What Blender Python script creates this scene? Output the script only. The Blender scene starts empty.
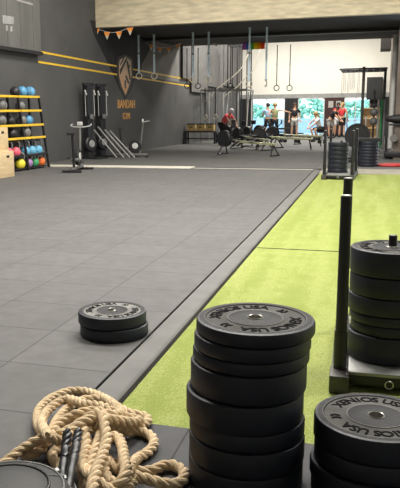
import bpy, bmesh, math, random
from mathutils import Vector, Matrix, Quaternion
random.seed(7)
C = bpy.context.scene.collection
PI = math.pi
R_ = math.radians

# ------------------------------------------------------------------ camera
FPX, HC, CX, CY = 715.0, 1.45, 145.0, 244.0
yw = Vector((376-CX, 244-108, -FPX)).normalized()
xw = -Vector((-2130-CX, 244-136, -FPX)); xw = (xw - yw*xw.dot(yw)).normalized()
zw = xw.cross(yw)
RM = Matrix((xw, yw, zw))
def ray(x, y): return RM @ Vector((x-CX, CY-y, -FPX))
def fl(x, y, z=0.0):
    d = ray(x, y); t = (z-HC)/d.z
    return Vector((0, 0, HC)) + d*t
def atY(x, y, Y):
    d = ray(x, y); return Vector((0, 0, HC)) + d*(Y/d.y)
cam = bpy.data.cameras.new('camera'); co = bpy.data.objects.new('camera', cam); C.objects.link(co)
cam.sensor_width = 36; cam.lens = FPX/488*36; cam.shift_x = (200-CX)/488; cam.shift_y = 0
cam.clip_start = 0.05; cam.clip_end = 300
m4 = RM.to_4x4(); m4.translation = Vector((0, 0, HC)); co.matrix_world = m4
bpy.context.scene.camera = co

# ------------------------------------------------------------------ materials
def mat(name, col, rough=0.6, metal=0.0, spec=0.5, emit=None, es=1.0, bump=None, noise=None, alpha=None):
    m = bpy.data.materials.new(name); m.use_nodes = True
    nt = m.node_tree; b = nt.nodes['Principled BSDF']
    b.inputs['Base Color'].default_value = (*col, 1); b.inputs['Roughness'].default_value = rough
    b.inputs['Metallic'].default_value = metal; b.inputs['Specular IOR Level'].default_value = spec
    if emit: b.inputs['Emission Color'].default_value = (*emit, 1); b.inputs['Emission Strength'].default_value = es
    if noise:                       # (scale, amount[, stretch])
        tc = nt.nodes.new('ShaderNodeTexCoord'); mp = nt.nodes.new('ShaderNodeMapping')
        if len(noise) > 2: mp.inputs['Scale'].default_value = noise[2]
        n = nt.nodes.new('ShaderNodeTexNoise'); n.inputs['Scale'].default_value = noise[0]; n.inputs['Detail'].default_value = 5
        r = nt.nodes.new('ShaderNodeMapRange'); r.inputs['From Min'].default_value = .3; r.inputs['From Max'].default_value = .7
        r.inputs['To Min'].default_value = 1-noise[1]; r.inputs['To Max'].default_value = 1+noise[1]
        mx = nt.nodes.new('ShaderNodeVectorMath'); mx.operation = 'SCALE'; mx.inputs[0].default_value = col
        nt.links.new(tc.outputs['Object'], mp.inputs[0]); nt.links.new(mp.outputs[0], n.inputs['Vector'])
        nt.links.new(n.outputs[0], r.inputs[0]); nt.links.new(r.outputs[0], mx.inputs['Scale'])
        nt.links.new(mx.outputs[0], b.inputs['Base Color'])
    if bump:
        tc = nt.nodes.new('ShaderNodeTexCoord'); n = nt.nodes.new('ShaderNodeTexNoise'); n.inputs['Scale'].default_value = bump[0]
        n.inputs['Detail'].default_value = 3
        bp = nt.nodes.new('ShaderNodeBump'); bp.inputs['Strength'].default_value = bump[1]; bp.inputs['Distance'].default_value = .01
        nt.links.new(tc.outputs['Object'], n.inputs['Vector']); nt.links.new(n.outputs[0], bp.inputs['Height'])
        nt.links.new(bp.outputs[0], b.inputs['Normal'])
    return m
M = {}
M['rubber'] = mat('plate_rubber', (.011, .014, .023), .5, bump=(60, .12), noise=(7, .3))
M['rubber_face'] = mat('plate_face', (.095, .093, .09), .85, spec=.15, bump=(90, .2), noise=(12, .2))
M['rubber_rim'] = mat('plate_rim', (.022, .022, .025), .7, spec=.3, bump=(90, .2), noise=(12, .2))
M['dusty'] = mat('dusty_plate_face', (.19, .186, .178), .85, spec=.15, bump=(90, .2), noise=(12, .15))
M['letter'] = mat('raised_letter', (.004, .004, .005), .8, spec=.05)
M['steel'] = mat('steel', (.62, .6, .56), .28, 1.0)
M['galv'] = mat('worn_steel', (.30, .30, .29), .45, .6, noise=(9, .2))
M['black'] = mat('black_paint', (.014, .014, .016), .45, noise=(6, .2))
M['softblack'] = mat('black_vinyl', (.012, .012, .013), .6, noise=(8, .3), bump=(40, .2))
M['grey'] = mat('grey_metal', (.17, .17, .165), .45, .4, noise=(5, .15))
M['midgrey'] = mat('mid_grey', (.30, .30, .29), .6, noise=(5, .15))
M['lightgrey'] = mat('light_grey', (.55, .55, .52), .5, noise=(5, .1))
M['white'] = mat('white_plastic', (.8, .8, .76), .4, noise=(5, .05))
M['yellow'] = mat('yellow_paint', (.78, .5, .03), .45, noise=(4, .1))
M['wood'] = mat('birch_plywood', (.62, .47, .27), .6, noise=(3, .15, (1, 1, 8)))
M['tan'] = mat('tan_board', (.6, .42, .16), .6, noise=(4, .15))
M['rope'] = mat('manila_fibre', (.64, .49, .31), .9, noise=(25, .25), bump=(220, .5))
M['ropepale'] = mat('pale_rope_fibre', (.4, .37, .3), .85, noise=(15, .2))
M['heatshrink'] = mat('black_sleeve', (.011, .012, .015), .42, noise=(9, .3))
M['ringwood'] = mat('ring_wood', (.62, .55, .42), .5, noise=(9, .15))
M['strapblue'] = mat('pale_blue_webbing', (.6, .74, .85), .8, noise=(10, .1))
M['strapdark'] = mat('dark_webbing', (.02, .02, .022), .8, noise=(10, .2))
M['skin'] = mat('skin', (.55, .31, .2), .6, noise=(8, .08))
M['hair_dark'] = mat('dark_hair', (.03, .018, .012), .7, noise=(30, .3))
M['hair_blond'] = mat('blond_hair', (.4, .25, .1), .7, noise=(30, .3))
M['cl_black'] = mat('black_cloth', (.015, .015, .017), .9, noise=(8, .2))
M['cl_grey'] = mat('grey_cloth', (.4, .38, .35), .9, noise=(8, .1))
M['cl_white'] = mat('white_cloth', (.75, .75, .74), .9, noise=(8, .08))
M['cl_red'] = mat('red_cloth', (.6, .04, .05), .9, noise=(8, .15))
M['cl_pink'] = mat('coral_cloth', (.8, .1, .12), .9, noise=(8, .15))
M['cl_blue'] = mat('pale_blue_cloth', (.38, .5, .68), .9, noise=(8, .1))
M['cl_olive'] = mat('olive_cloth', (.3, .32, .16), .9, noise=(8, .1))
M['red'] = mat('red_vinyl', (.5, .04, .04), .5, noise=(5, .15))
M['railgold'] = mat('pale_rail', (.5, .5, .3), .35, .5, noise=(6, .15))
for nme, c in dict(k_yellow=(.85, .72, .05), k_purple=(.36, .2, .42), k_green=(.06, .35, .14), k_orange=(.9, .2, .04), k_blue=(.14, .42, .62),
                   k_pink=(.75, .12, .17), b_blue=(.10, .32, .55), b_grey=(.16, .16, .155), b_black=(.02, .02, .022)).items():
    M[nme] = mat(nme.replace('k_', 'kettlebell_').replace('b_', 'ball_'), c, .45, noise=(6, .12))

# ------------------------------------------------------------------ mesh builder
def frame(d):
    d = d.normalized(); up = Vector((0, 0, 1)) if abs(d.z) < .95 else Vector((1, 0, 0))
    a = d.cross(up).normalized(); b = a.cross(d).normalized()
    return a, b
class MB:
    def __init__(s): s.v = []; s.f = []; s.mi = []; s.mats = []; s.cur = 0
    def use(s, m):
        if m not in s.mats: s.mats.append(m)
        s.cur = s.mats.index(m); return s
    def add(s, vs, fs):
        n = len(s.v); s.v += [Vector(v) for v in vs]
        for f in fs: s.f.append([i+n for i in f]); s.mi.append(s.cur)
        return s
    def box(s, c, d, rz=0, bev=0.0, rot=None):
        c = Vector(c); m = rot if rot else Matrix.Rotation(rz, 3, 'Z')
        hx, hy, hz = d[0]/2, d[1]/2, d[2]/2
        if bev <= 0:
            vs = [c + m @ Vector((x*hx, y*hy, z*hz)) for x in (-1, 1) for y in (-1, 1) for z in (-1, 1)]
            s.add(vs, [(0, 1, 3, 2), (4, 6, 7, 5), (0, 4, 5, 1), (2, 3, 7, 6), (0, 2, 6, 4), (1, 5, 7, 3)]); return s
        bm = bmesh.new(); bmesh.ops.create_cube(bm, size=1)
        for v in bm.verts: v.co = Vector((v.co.x*d[0], v.co.y*d[1], v.co.z*d[2]))
        bmesh.ops.bevel(bm, geom=list(bm.edges), offset=min(bev, min(d)/2.2), segments=2, affect='EDGES', profile=.6)
        bm.verts.index_update()
        s.add([c + m @ v.co for v in bm.verts], [[v.index for v in f.verts] for f in bm.faces]); bm.free(); return s
    def tube(s, pts, r, seg=10, cap=True, closed=False):
        pts = [Vector(p) for p in pts]; n = len(pts)
        rs = r if isinstance(r, (list, tuple)) else [r]*n
        vs = []; fs = []; a = None
        for i, p in enumerate(pts):
            if closed: d = pts[(i+1) % n]-pts[i-1]
            else: d = pts[min(i+1, n-1)]-pts[max(i-1, 0)]
            d.normalize()
            if a is None: a, b = frame(d)
            else:
                a = (a - d*a.dot(d))
                if a.length < 1e-6: a, b = frame(d)
                a.normalize(); b = a.cross(d).normalized()
            for k in range(seg):
                t = 2*PI*k/seg; vs.append(p + (a*math.cos(t)+b*math.sin(t))*rs[i])
        for i in range(n if closed else n-1):
            for k in range(seg):
                j = (i+1) % n
                fs.append((i*seg+k, i*seg+(k+1) % seg, j*seg+(k+1) % seg, j*seg+k))
        if cap and not closed: fs += [list(range(seg)), list(range((n-1)*seg, n*seg))[::-1]]
        return s.add(vs, fs)
    def lathe(s, prof, c=(0, 0, 0), axis=(0, 0, 1), seg=48, closed=False):
        c = Vector(c); ax = Vector(axis).normalized(); a, b = frame(ax); n = len(prof); vs = []; fs = []
        for (r, z) in prof:
            for k in range(seg):
                t = 2*PI*k/seg; vs.append(c+(a*math.cos(t)+b*math.sin(t))*r+ax*z)
        for i in range(n if closed else n-1):
            j = (i+1) % n
            for k in range(seg): fs.append((i*seg+k, i*seg+(k+1) % seg, j*seg+(k+1) % seg, j*seg+k))
        return s.add(vs, fs)
    def ball(s, c, r, seg=20, sc=(1, 1, 1), rot=None):
        prof = [(math.sin(PI*i/12)*1.0, -math.cos(PI*i/12)) for i in range(13)]
        m = rot if rot else Matrix.Identity(3); c = Vector(c); vs = []; fs = []
        for (q, z) in prof:
            for k in range(seg):
                t = 2*PI*k/seg; vs.append(c + m @ Vector((q*math.cos(t)*r*sc[0], q*math.sin(t)*r*sc[1], z*r*sc[2])))
        for i in range(12):
            for k in range(seg): fs.append((i*seg+k, i*seg+(k+1) % seg, (i+1)*seg+(k+1) % seg, (i+1)*seg+k))
        return s.add(vs, fs)
    def prism(s, poly, z0, z1, m=None, c=(0, 0, 0)):
        n = len(poly); c = Vector(c); m = m or Matrix.Identity(3)
        vs = [c + m @ Vector((x, y, z0)) for x, y in poly] + [c + m @ Vector((x, y, z1)) for x, y in poly]
        fs = [list(range(n))[::-1], list(range(n, 2*n))] + [(i, (i+1) % n, n+(i+1) % n, n+i) for i in range(n)]
        return s.add(vs, fs)
    def build(s, name, material=None, parent=None, loc=None, rz=0, smooth=True):
        me = bpy.data.meshes.new(name); me.from_pydata([tuple(v) for v in s.v], [], s.f)
        if material is not None: me.materials.append(material)
        else:
            for mm in s.mats: me.materials.append(mm)
            for p, i in zip(me.polygons, s.mi): p.material_index = i
        bm = bmesh.new(); bm.from_mesh(me); bmesh.ops.remove_doubles(bm, verts=bm.verts, dist=1e-5)
        bmesh.ops.recalc_face_normals(bm, faces=bm.faces); bm.to_mesh(me); bm.free()
        if smooth:
            me.polygons.foreach_set('use_smooth', [True]*len(me.polygons)); me.set_sharp_from_angle(angle=R_(38))
        o = bpy.data.objects.new(name, me); C.objects.link(o)
        if parent: o.parent = parent
        if loc is not None: o.location = loc
        o.rotation_euler.z = rz
        return o
def tag(o, label, cat, group=None, kind=None):
    o['label'] = label; o['category'] = cat
    if group: o['group'] = group
    if kind: o['kind'] = kind
    return o
def struct(o, label=None):
    o['kind'] = 'structure'
    if label: o['label'] = label
    return o
def thing(name, label, cat, loc=(0, 0, 0), rz=0, group=None):
    o = bpy.data.objects.new(name, None); C.objects.link(o); o.location = loc; o.rotation_euler.z = rz
    o.empty_display_size = .1
    return tag(o, label, cat, group)
def dup(root, loc, rz, label, group=None):
    r = root.copy(); C.objects.link(r); r.location = loc; r.rotation_euler.z = rz; r['label'] = label
    if group: r['group'] = group
    for ch in root.children:
        c = ch.copy(); C.objects.link(c); c.parent = r
        for g in ch.children:
            d = g.copy(); C.objects.link(d); d.parent = c
    return r

# ------------------------------------------------------------------ the hall
WS = .085                                    # the left wall runs slightly off the turf's direction
def wallX(Y, off=0.0): return -8.9+off+WS*(Y-19.5)
WANG = math.atan(-WS)                        # rotation of things set square to that wall
KL, KR = -1.357, -1.176                      # kerb edges
TY0 = 3.02; TY1 = 16.75                      # turf from / to

def floor_material(name, base, ox, oy, tx, ty, groove, speck):
    m = bpy.data.materials.new(name); m.use_nodes = True; nt = m.node_tree; b = nt.nodes['Principled BSDF']
    N = nt.nodes.new; L = nt.links.new
    tc = N('ShaderNodeTexCoord'); sp = N('ShaderNodeSeparateXYZ'); L(tc.outputs['Object'], sp.inputs[0])
    def math_(op, a, bb=None, clamp=False):
        n = N('ShaderNodeMath'); n.operation = op; n.use_clamp = clamp
        for i, q in enumerate((a, bb)):
            if q is None: continue
            if isinstance(q, (int, float)): n.inputs[i].default_value = q
            else: L(q, n.inputs[i])
        return n.outputs[0]
    def groove_(o, off, t):
        p = math_('DIVIDE', math_('SUBTRACT', o, off), t)
        f = math_('SUBTRACT', p, math_('FLOOR', p))
        d = math_('MULTIPLY', math_('MINIMUM', f, math_('SUBTRACT', 1.0, f)), t)
        return d, math_('FLOOR', p)
    dx, ix = groove_(sp.outputs[0], ox, tx); dy, iy = groove_(sp.outputs[1], oy, ty)
    d = math_('MINIMUM', dx, dy)
    g = math_('SUBTRACT', 1.0, math_('DIVIDE', d, groove, True), True)          # 1 in the joint
    cmb = N('ShaderNodeCombineXYZ'); L(ix, cmb.inputs[0]); L(iy, cmb.inputs[1])
    wn = N('ShaderNodeTexWhiteNoise'); L(cmb.outputs[0], wn.inputs['Vector'])
    n1 = N('ShaderNodeTexNoise'); n1.inputs['Scale'].default_value = 2.2; n1.inputs['Detail'].default_value = 6; L(tc.outputs['Object'], n1.inputs['Vector'])
    n2 = N('ShaderNodeTexNoise'); n2.inputs['Scale'].default_value = 160; n2.inputs['Detail'].default_value = 2; L(tc.outputs['Object'], n2.inputs['Vector'])
    n3 = N('ShaderNodeTexNoise'); n3.inputs['Scale'].default_value = 9; n3.inputs['Detail'].default_value = 4; L(tc.outputs['Object'], n3.inputs['Vector'])
    v = math_('ADD', math_('ADD', math_('ADD', .52, math_('MULTIPLY', n3.outputs[0], .56)), math_('MULTIPLY', wn.outputs['Value'], .08)), math_('MULTIPLY', n1.outputs[0], .30))
    v = math_('MULTIPLY', v, math_('ADD', 1-speck*.5, math_('MULTIPLY', n2.outputs[0], speck)))
    v = math_('MULTIPLY', v, math_('SUBTRACT', 1.0, math_('MULTIPLY', g, .72)))
    vm = N('ShaderNodeVectorMath'); vm.operation = 'SCALE'; vm.inputs[0].default_value = base; L(v, vm.inputs['Scale'])
    L(vm.outputs[0], b.inputs['Base Color']); b.inputs['Roughness'].default_value = .72; b.inputs['Specular IOR Level'].default_value = .35
    bp = N('ShaderNodeBump'); bp.inputs['Strength'].default_value = .5; bp.inputs['Distance'].default_value = .004
    hh = math_('ADD', math_('MULTIPLY', n2.outputs[0], .5), math_('MULTIPLY', g, -1.5)); L(hh, bp.inputs['Height']); L(bp.outputs[0], b.inputs['Normal'])
    return m
M['tiles'] = floor_material('rubber_tiles', (.098, .096, .094), KL, 2.957, .645, .63, .006, .5)
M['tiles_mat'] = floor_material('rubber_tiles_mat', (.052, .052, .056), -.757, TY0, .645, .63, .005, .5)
M['tiles_far'] = floor_material('rubber_tiles_far', (.105, .102, .097), KL, 18.1, 1.0, 1.0, .008, .4)
def turf_material():
    m = bpy.data.materials.new('turf_blades'); m.use_nodes = True; nt = m.node_tree; b = nt.nodes['Principled BSDF']
    N = nt.nodes.new; L = nt.links.new
    tc = N('ShaderNodeTexCoord')
    def noise(sc, det, scale=(1, 1, 1)):
        mp = N('ShaderNodeMapping'); mp.inputs['Scale'].default_value = scale; L(tc.outputs['Object'], mp.inputs[0])
        n = N('ShaderNodeTexNoise'); n.inputs['Scale'].default_value = sc; n.inputs['Detail'].default_value = det; L(mp.outputs[0], n.inputs['Vector']); return n.outputs[0]
    a = noise(140, 3); c = noise(1.0, 3, (4.5, .35, 1)); d = noise(6, 4)
    def mth(op, x, y):
        n = N('ShaderNodeMath'); n.operation = op
        for i, q in enumerate((x, y)):
            if isinstance(q, (int, float)): n.inputs[i].default_value = q
            else: L(q, n.inputs[i])
        return n.outputs[0]
    f = mth('ADD', mth('MULTIPLY', a, 1.0), mth('ADD', mth('MULTIPLY', c, .75), mth('MULTIPLY', d, .35)))
    cr = N('ShaderNodeValToRGB'); e = cr.color_ramp.elements
    e[0].position = .72; e[0].color = (.095, .125, .022, 1); e[1].position = 1.34; e[1].color = (.39, .43, .14, 1)
    k = e.new(1.0); k.color = (.215, .26, .055, 1)
    L(f, cr.inputs[0]); L(cr.outputs[0], b.inputs['Base Color']); b.inputs['Roughness'].default_value = .85
    b.inputs['Specular IOR Level'].default_value = .25
    bp = N('ShaderNodeBump'); bp.inputs['Strength'].default_value = .9; bp.inputs['Distance'].default_value = .008
    L(a, bp.inputs['Height']); L(bp.outputs[0], b.inputs['Normal'])
    return m
M['turf'] = turf_material()
M['kerb'] = mat('kerb_rubber', (.115, .113, .108), .7, noise=(4, .15), bump=(150, .3))
M['joint'] = mat('dark_joint', (.02, .02, .02), .9)
M['wall'] = mat('dark_wall_paint', (.078, .076, .075), .75, noise=(1.2, .13), bump=(25, .08))
M['wallfront'] = mat('hall_wall_paint', (.4, .39, .37), .8, noise=(1, .08))
M['cream'] = mat('cream_wall_paint', (.82, .79, .70), .8, noise=(1, .03))
M['concrete'] = mat('pale_concrete', (.50, .47, .40), .8, noise=(2, .14), bump=(15, .2))
M['beamface'] = mat('board_marked_concrete', (.62, .54, .38), .8, noise=(2.4, .2, (1, 1, 5)), bump=(12, .3))
M['soffit'] = mat('dark_soffit', (.045, .042, .04), .8, noise=(2, .2))
M['ceil'] = mat('hall_ceiling_paint', (.6, .59, .56), .8, noise=(1, .05))
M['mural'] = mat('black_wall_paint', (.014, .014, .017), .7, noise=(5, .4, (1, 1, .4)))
M['panel'] = mat('shutter_panel', (.115, .113, .105), .65, noise=(2.5, .18, (1, 1, .3)))
M['wall_lit'] = mat('lit_wall_tone', (.22, .21, .195), .8, noise=(2, .1))  # wall tone with the light painted in
M['cabinet'] = mat('dark_cabinet_paint', (.03, .03, .03), .85, noise=(3, .15))
M['shoe'] = mat('scuffed_black_steel', (.06, .058, .052), .5, noise=(12, .4))
M['beige'] = mat('beige_threshold', (.27, .25, .20), .8, noise=(3, .2))
M['felt'] = mat('felt_panel', (.12, .115, .11), .9, noise=(3, .15))
M['brown'] = mat('brown_plaster', (.15, .12, .10), .8, noise=(2, .2))

def slab(name, x0, x1, y0, y1, z0, z1, m): return struct(MB().box(((x0+x1)/2, (y0+y1)/2, (z0+z1)/2), (x1-x0, y1-y0, z1-z0)).build(name, m, smooth=False))
# floors: object origins stay at the world origin so the joints land where they belong
def floorslab(name, pts, m, z1=0.0):
    return struct(MB().prism(pts, -.12, z1).build(name, m, smooth=False))
floorslab('floor_tiles', [(-12, -4), (KL, -4), (KL, 17.5), (-12, 17.5)], M['tiles'])
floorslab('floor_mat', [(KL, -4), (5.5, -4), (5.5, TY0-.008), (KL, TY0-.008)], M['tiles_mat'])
floorslab('floor_far', [(-12, 18.12), (5.5, 18.12), (5.5, 40.3), (-12, 40.3)], M['tiles_far'])
floorslab('floor_turf', [(KR+.022, TY0), (5.5, TY0), (5.5, TY1), (KR+.022, TY1)], M['turf'], -.004)
floorslab('floor_under', [(-12, -4), (5.5, -4), (5.5, 40.3), (-12, 40.3)], M['joint'], -.03)
# kerb with rounded edges, a flat band of rubber
k = MB(); w = KR-KL-.022
prof = [(0, -.05), (0, .006), (.006, .013), (.02, .015), (w-.03, .015), (w-.014, .012), (w-.004, .002), (w, -.05)]
n = len(prof)
ys = [TY0-.02, 17.45]
k.add([(KL+.022+x, y, z) for y in ys for x, z in prof], [(i, i+1, n+i+1, n+i) for i in range(n-1)] + [list(range(n)), list(range(n, 2*n))[::-1]])
struct(k.build('trim_1', M['kerb']), 'grey rubber kerb strip between black tiles and green turf')
# threshold strip between the halls
struct(MB().box((-6.9, 17.82, -.025), (5.0, .60, .08), bev=.01).build('trim_2', M['concrete']), 'pale concrete threshold strip')
struct(MB().box((-2.83, 17.82, -.03), (3.1, .60, .06), bev=.01).build('trim_3', M['tiles_mat']), 'dark rubber threshold strip')
struct(MB().box((-2.87, 17.66, .004), (3.0, .07, .016), bev=.004).build('trim_5', M['concrete']), 'thin pale lip of the threshold')
struct(MB().box((2.15, 17.43, -.025), (6.66, 1.36, .06), bev=.01).build('trim_4', M['beige']), 'beige threshold beyond the green turf')
# turf seam: a thin dark line across
struct(MB().box((-.15, 7.5, -.002), (1.98, .012, .006)).build('trim_6', M['joint'], smooth=False), 'dark seam across the turf')

HZ = 7.4; BZ = 4.08                                       # ceiling height of the front hall
def wall_piece(y0, y1, z0, z1, name, m, off=0, th=.3):
    pts = [(wallX(y0, off), y0), (wallX(y1, off), y1), (wallX(y1, off)-th, y1), (wallX(y0, off)-th, y0)]
    return MB().prism(pts, z0, z1).build(name, m, smooth=False)
struct(wall_piece(-4, 40.2, -.1, HZ, 'wall_left', M['wall']))
struct(MB().box((5.6, 9, HZ/2), (.2, 26, HZ+.2)).build('wall_right', M['wallfront'], smooth=False))
struct(MB().box((-3.5, -4.1, HZ/2), (18.5, .2, HZ+.2)).build('wall_front', M['wallfront'], smooth=False))
struct(MB().box((-3.3, 8.9, HZ+.1), (18.2, 26.2, .2)).build('ceiling', M['ceil'], smooth=False))
# deep concrete beam and the dark deck behind it
struct(MB().box((-3.0, 22.35, (BZ+HZ)/2), (17.4, .30, HZ-BZ)).build('trim_7', M['beamface'], smooth=False), 'board-marked cream concrete beam over the opening')
struct(MB().box((-3.0, 26.3, BZ+.16), (17.4, 7.6, .30)).build('ceiling_deck', M['soffit'], smooth=False), 'dark soffit behind the beam')
struct(MB().box((-3.0, 26.2, BZ-.05), (17.4, .25, .10)).build('trim_8', M['black'], smooth=False), 'dark cross beam under the soffit')
struct(MB().box((-3.0, 30.0, BZ+.14), (17.4, .16, .24)).build('trim_9', M['black'], smooth=False), 'dark edge beam of the soffit')
struct(MB().box((-3.3, 35.2, 6.3), (18.0, 10.6, .2)).build('ceiling_far', M['soffit'], smooth=False))
struct(MB().box((-3.3, 30.15, 5.25), (18.0, .1, 2.1)).build('wall_upper', M['soffit'], smooth=False))
# right side of the opening and of the rear room
struct(MB().box((1.5, 18.6, 1.8), (1.8, .6, 3.6)).build('wall_pier', M['brown'], smooth=False), 'brown pier at the right of the opening') if False else None
struct(MB().box((.72, 32.2, 3.1), (.2, 15.9, 6.3)).build('wall_side', M['brown'], smooth=False))

# back wall with three openings: pieces between
yb = 40.0
xs = [-6.55, -4.72, -4.02, -2.62, -1.62, -.30]
zt = 2.02
struct(MB().box((-3.4, yb+.1, (zt+.22+6.3)/2), (8.4, .2, 6.3-zt-.22)).build('wall_back', M['cream'], smooth=False))
struct(MB().box((-3.4, yb+.07, zt+.11), (8.4, .18, .22)).build('trim_10', M['midgrey'], smooth=False), 'grey shutter header over the windows')
for i, (a, b_) in enumerate([(-7.4, xs[0]), (xs[1], xs[2]), (xs[3], xs[4]), (xs[5], .7)]):
    struct(MB().box(((a+b_)/2, yb+.08, zt/2), (b_-a, .2, zt)).build(['wall_corner', 'wall_column', 'wall_post', 'wall_end'][i], M['black'], smooth=False))
# windows
glass = bpy.data.materials.new('window_glass'); glass.use_nodes = True
nt = glass.node_tree; nt.nodes.clear(); o_ = nt.nodes.new('ShaderNodeOutputMaterial'); mx = nt.nodes.new('ShaderNodeMixShader')
tr = nt.nodes.new('ShaderNodeBsdfTransparent'); gl = nt.nodes.new('ShaderNodeBsdfGlossy'); gl.inputs['Roughness'].default_value = .05
tr.inputs[0].default_value = (.86, .95, .95, 1); fr = nt.nodes.new('ShaderNodeFresnel'); fr.inputs[0].default_value = 1.4
nt.links.new(fr.outputs[0], mx.inputs[0]); nt.links.new(tr.outputs[0], mx.inputs[1]); nt.links.new(gl.outputs[0], mx.inputs[2]); nt.links.new(mx.outputs[0], o_.inputs[0])
for i in range(3):
    a, b_ = xs[2*i], xs[2*i+1]; t = .05
    e = MB().box((a+t/2, yb, zt/2), (t, .06, zt)).box((b_-t/2, yb, zt/2), (t, .06, zt)).box(((a+b_)/2, yb, zt-t/2), (b_-a, .06, t)).box(((a+b_)/2, yb, .04), (b_-a, .06, .08))
    e.box(((a+b_)/2, yb, .80), (b_-a, .06, .035))
    if i != 1: e.box(((a*.55+b_*.45), yb, zt/2), (t, .06, zt))
    f = struct(e.build('window_%d' % (i+1), M['lightgrey'], smooth=False))
    MB().box(((a+b_)/2, yb, zt/2), (b_-a-.02, .012, zt-.02)).build('pane', glass, f, smooth=False)
# outside the windows
struct(MB().box((-3, 47, -.1), (24, 13, .1)).build('ground_outside', mat('outside_paving', (.6, .6, .6), .9, noise=(3, .1)), smooth=False))
tag(MB().box((-3, 44.5, .45), (13, .12, .9)).build('street_wall', mat('pale_blue_render', (.42, .58, .78), .9, noise=(2, .15)), smooth=False), 'pale blue low wall seen outside behind the window glass', 'wall')
hm = mat('hedge_leaves', (.34, .62, .5), .9, noise=(9, .6))
for i, (x, w_, h_) in enumerate([(-6.9, 2.0, 1.8), (-4.0, 2.4, 2.7), (-1.0, 1.6, 1.9)]):
    hb = MB(); rr = random.Random(i)
    for q in range(170):
        a_ = rr.uniform(-w_/2, w_/2); z_ = rr.uniform(.25, h_); y_ = rr.uniform(-.35, .35)
        hb.ball((a_, y_, z_), rr.uniform(.10, .2), seg=6, sc=(1, 1, .8))
    tag(hb.build('hedge', hm, loc=(x, 46, -.05)), ['teal green hedge outside behind the leftmost window', 'large green hedge outside behind the middle window', 'small green hedge outside behind the right window'][i], 'hedge')

# ------------------------------------------------------------------ left wall: stripes, panels, logo
def wmat(Y, z, off):   # a frame lying on the left wall: local x along wall (towards depth), y up, z out of wall
    u = Vector((WS, 1, 0)).normalized(); v = Vector((0, 0, 1)); nrm = u.cross(v)
    m = Matrix((u, v, nrm)).transposed()
    return m, Vector((wallX(Y), Y, z)) + nrm*off
def on_wall(poly, z0, z1, m):   # poly of (Y, z)
    mm, o = wmat(0, 0, 0); L = math.sqrt(1+WS*WS)
    return MB().prism([(y*L, z) for y, z in poly], z0, z1, mm, o).build(m[0], m[1], smooth=False)
for (za, zb, i) in ((3.09, 2.80, 0), (2.81, 2.53, 1)):
    s1 = on_wall([(18.55, za-.027), (31.5, zb-.027-.045), (31.5, zb+.027-.045), (18.55, za+.027)], .0, .006, ('trim_%d' % (11+i), M['yellow']))
    struct(s1, ['upper yellow line along the dark wall', 'lower yellow line along the dark wall'][i])
# roller shutter panel at the far left
sh = thing('wall_panel', 'large grey ribbed panel high on the dark wall above the ball rack', 'wall panel', (0, 0, 0))
mm, oo = wmat(0, 0, 0); L_ = math.sqrt(1+WS*WS)
pb = MB(); pb.prism([(12*L_, 3.12), (18.47*L_, 3.07), (18.47*L_, 6.2), (12*L_, 6.2)], .01, .16, mm, oo)
pb.build('panel', M['panel'], sh, smooth=False)
pb = MB()
for y in [12.5+.62*i for i in range(10)]: pb.prism([(y*L_, 3.14), ((y+.02)*L_, 3.14), ((y+.02)*L_, 6.1), (y*L_, 6.1)], .16, .168, mm, oo)
pb.build('rib', M['felt'], sh, smooth=False)
pb = MB(); pb.prism([(12*L_, 3.04), (18.5*L_, 2.97), (18.5*L_, 3.06), (12*L_, 3.11)], .01, .2, mm, oo); pb.build('shade_strip', M['black'], sh, smooth=False)  # black strip standing in for the shade line under the panel
pb = MB()
def wpt(x, y, off):
    u = Vector((WS, 1, 0)).normalized(); nrm = u.cross(Vector((0, 0, 1)))
    p0 = Vector((wallX(0), 0, 0))+nrm*off; d = ray(x, y); O = Vector((0, 0, HC))
    t = (p0-O).dot(nrm)/d.dot(nrm); q = O+d*t; return ((q.y)*L_, q.z)
pb.prism([wpt(3, 15, .17), wpt(14, 17, .17), wpt(14, 24.5, .17), wpt(3, 23.5, .17)], .16, .172, mm, oo)
pb.prism([wpt(6, 25.5, .17), wpt(8, 25.5, .17), wpt(8, 31, .17), wpt(6, 31, .17)], .16, .172, mm, oo)
pb.prism([wpt(10.5, 26, .17), wpt(12.8, 26, .17), wpt(12.8, 31.5, .17), wpt(10.5, 31.5, .17)], .16, .172, mm, oo)
pb.prism([wpt(17, -1, .17), wpt(33, 3.5, .17), wpt(33, 5.5, .17), wpt(17, 1, .17)], .16, .172, mm, oo)
pb.build('sticker', M['midgrey'], sh, smooth=False)['label'] = 'faded pale patches'
# felt panels on the wall in the rear room
for i, (y0, y1, zb) in enumerate([(30.25, 31.3, 2.8), (31.4, 33.7, 2.25), (33.8, 36.3, 2.55), (36.4, 39.6, 2.65)]):
    pn = on_wall([(y0, zb), (y1, zb-.04), (y1, 6.1), (y0, 6.1)], .01, .10, ('acoustic_panel', M['felt']))
    tag(pn, ['grey wall panel nearest the camera where the yellow lines end, rear room left wall', 'grey wall panel hanging lowest on the rear left wall', 'grey wall panel third from the front on the rear left wall', 'grey wall panel deepest on the rear left wall by the cream wall'][i], 'wall panel')
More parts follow.
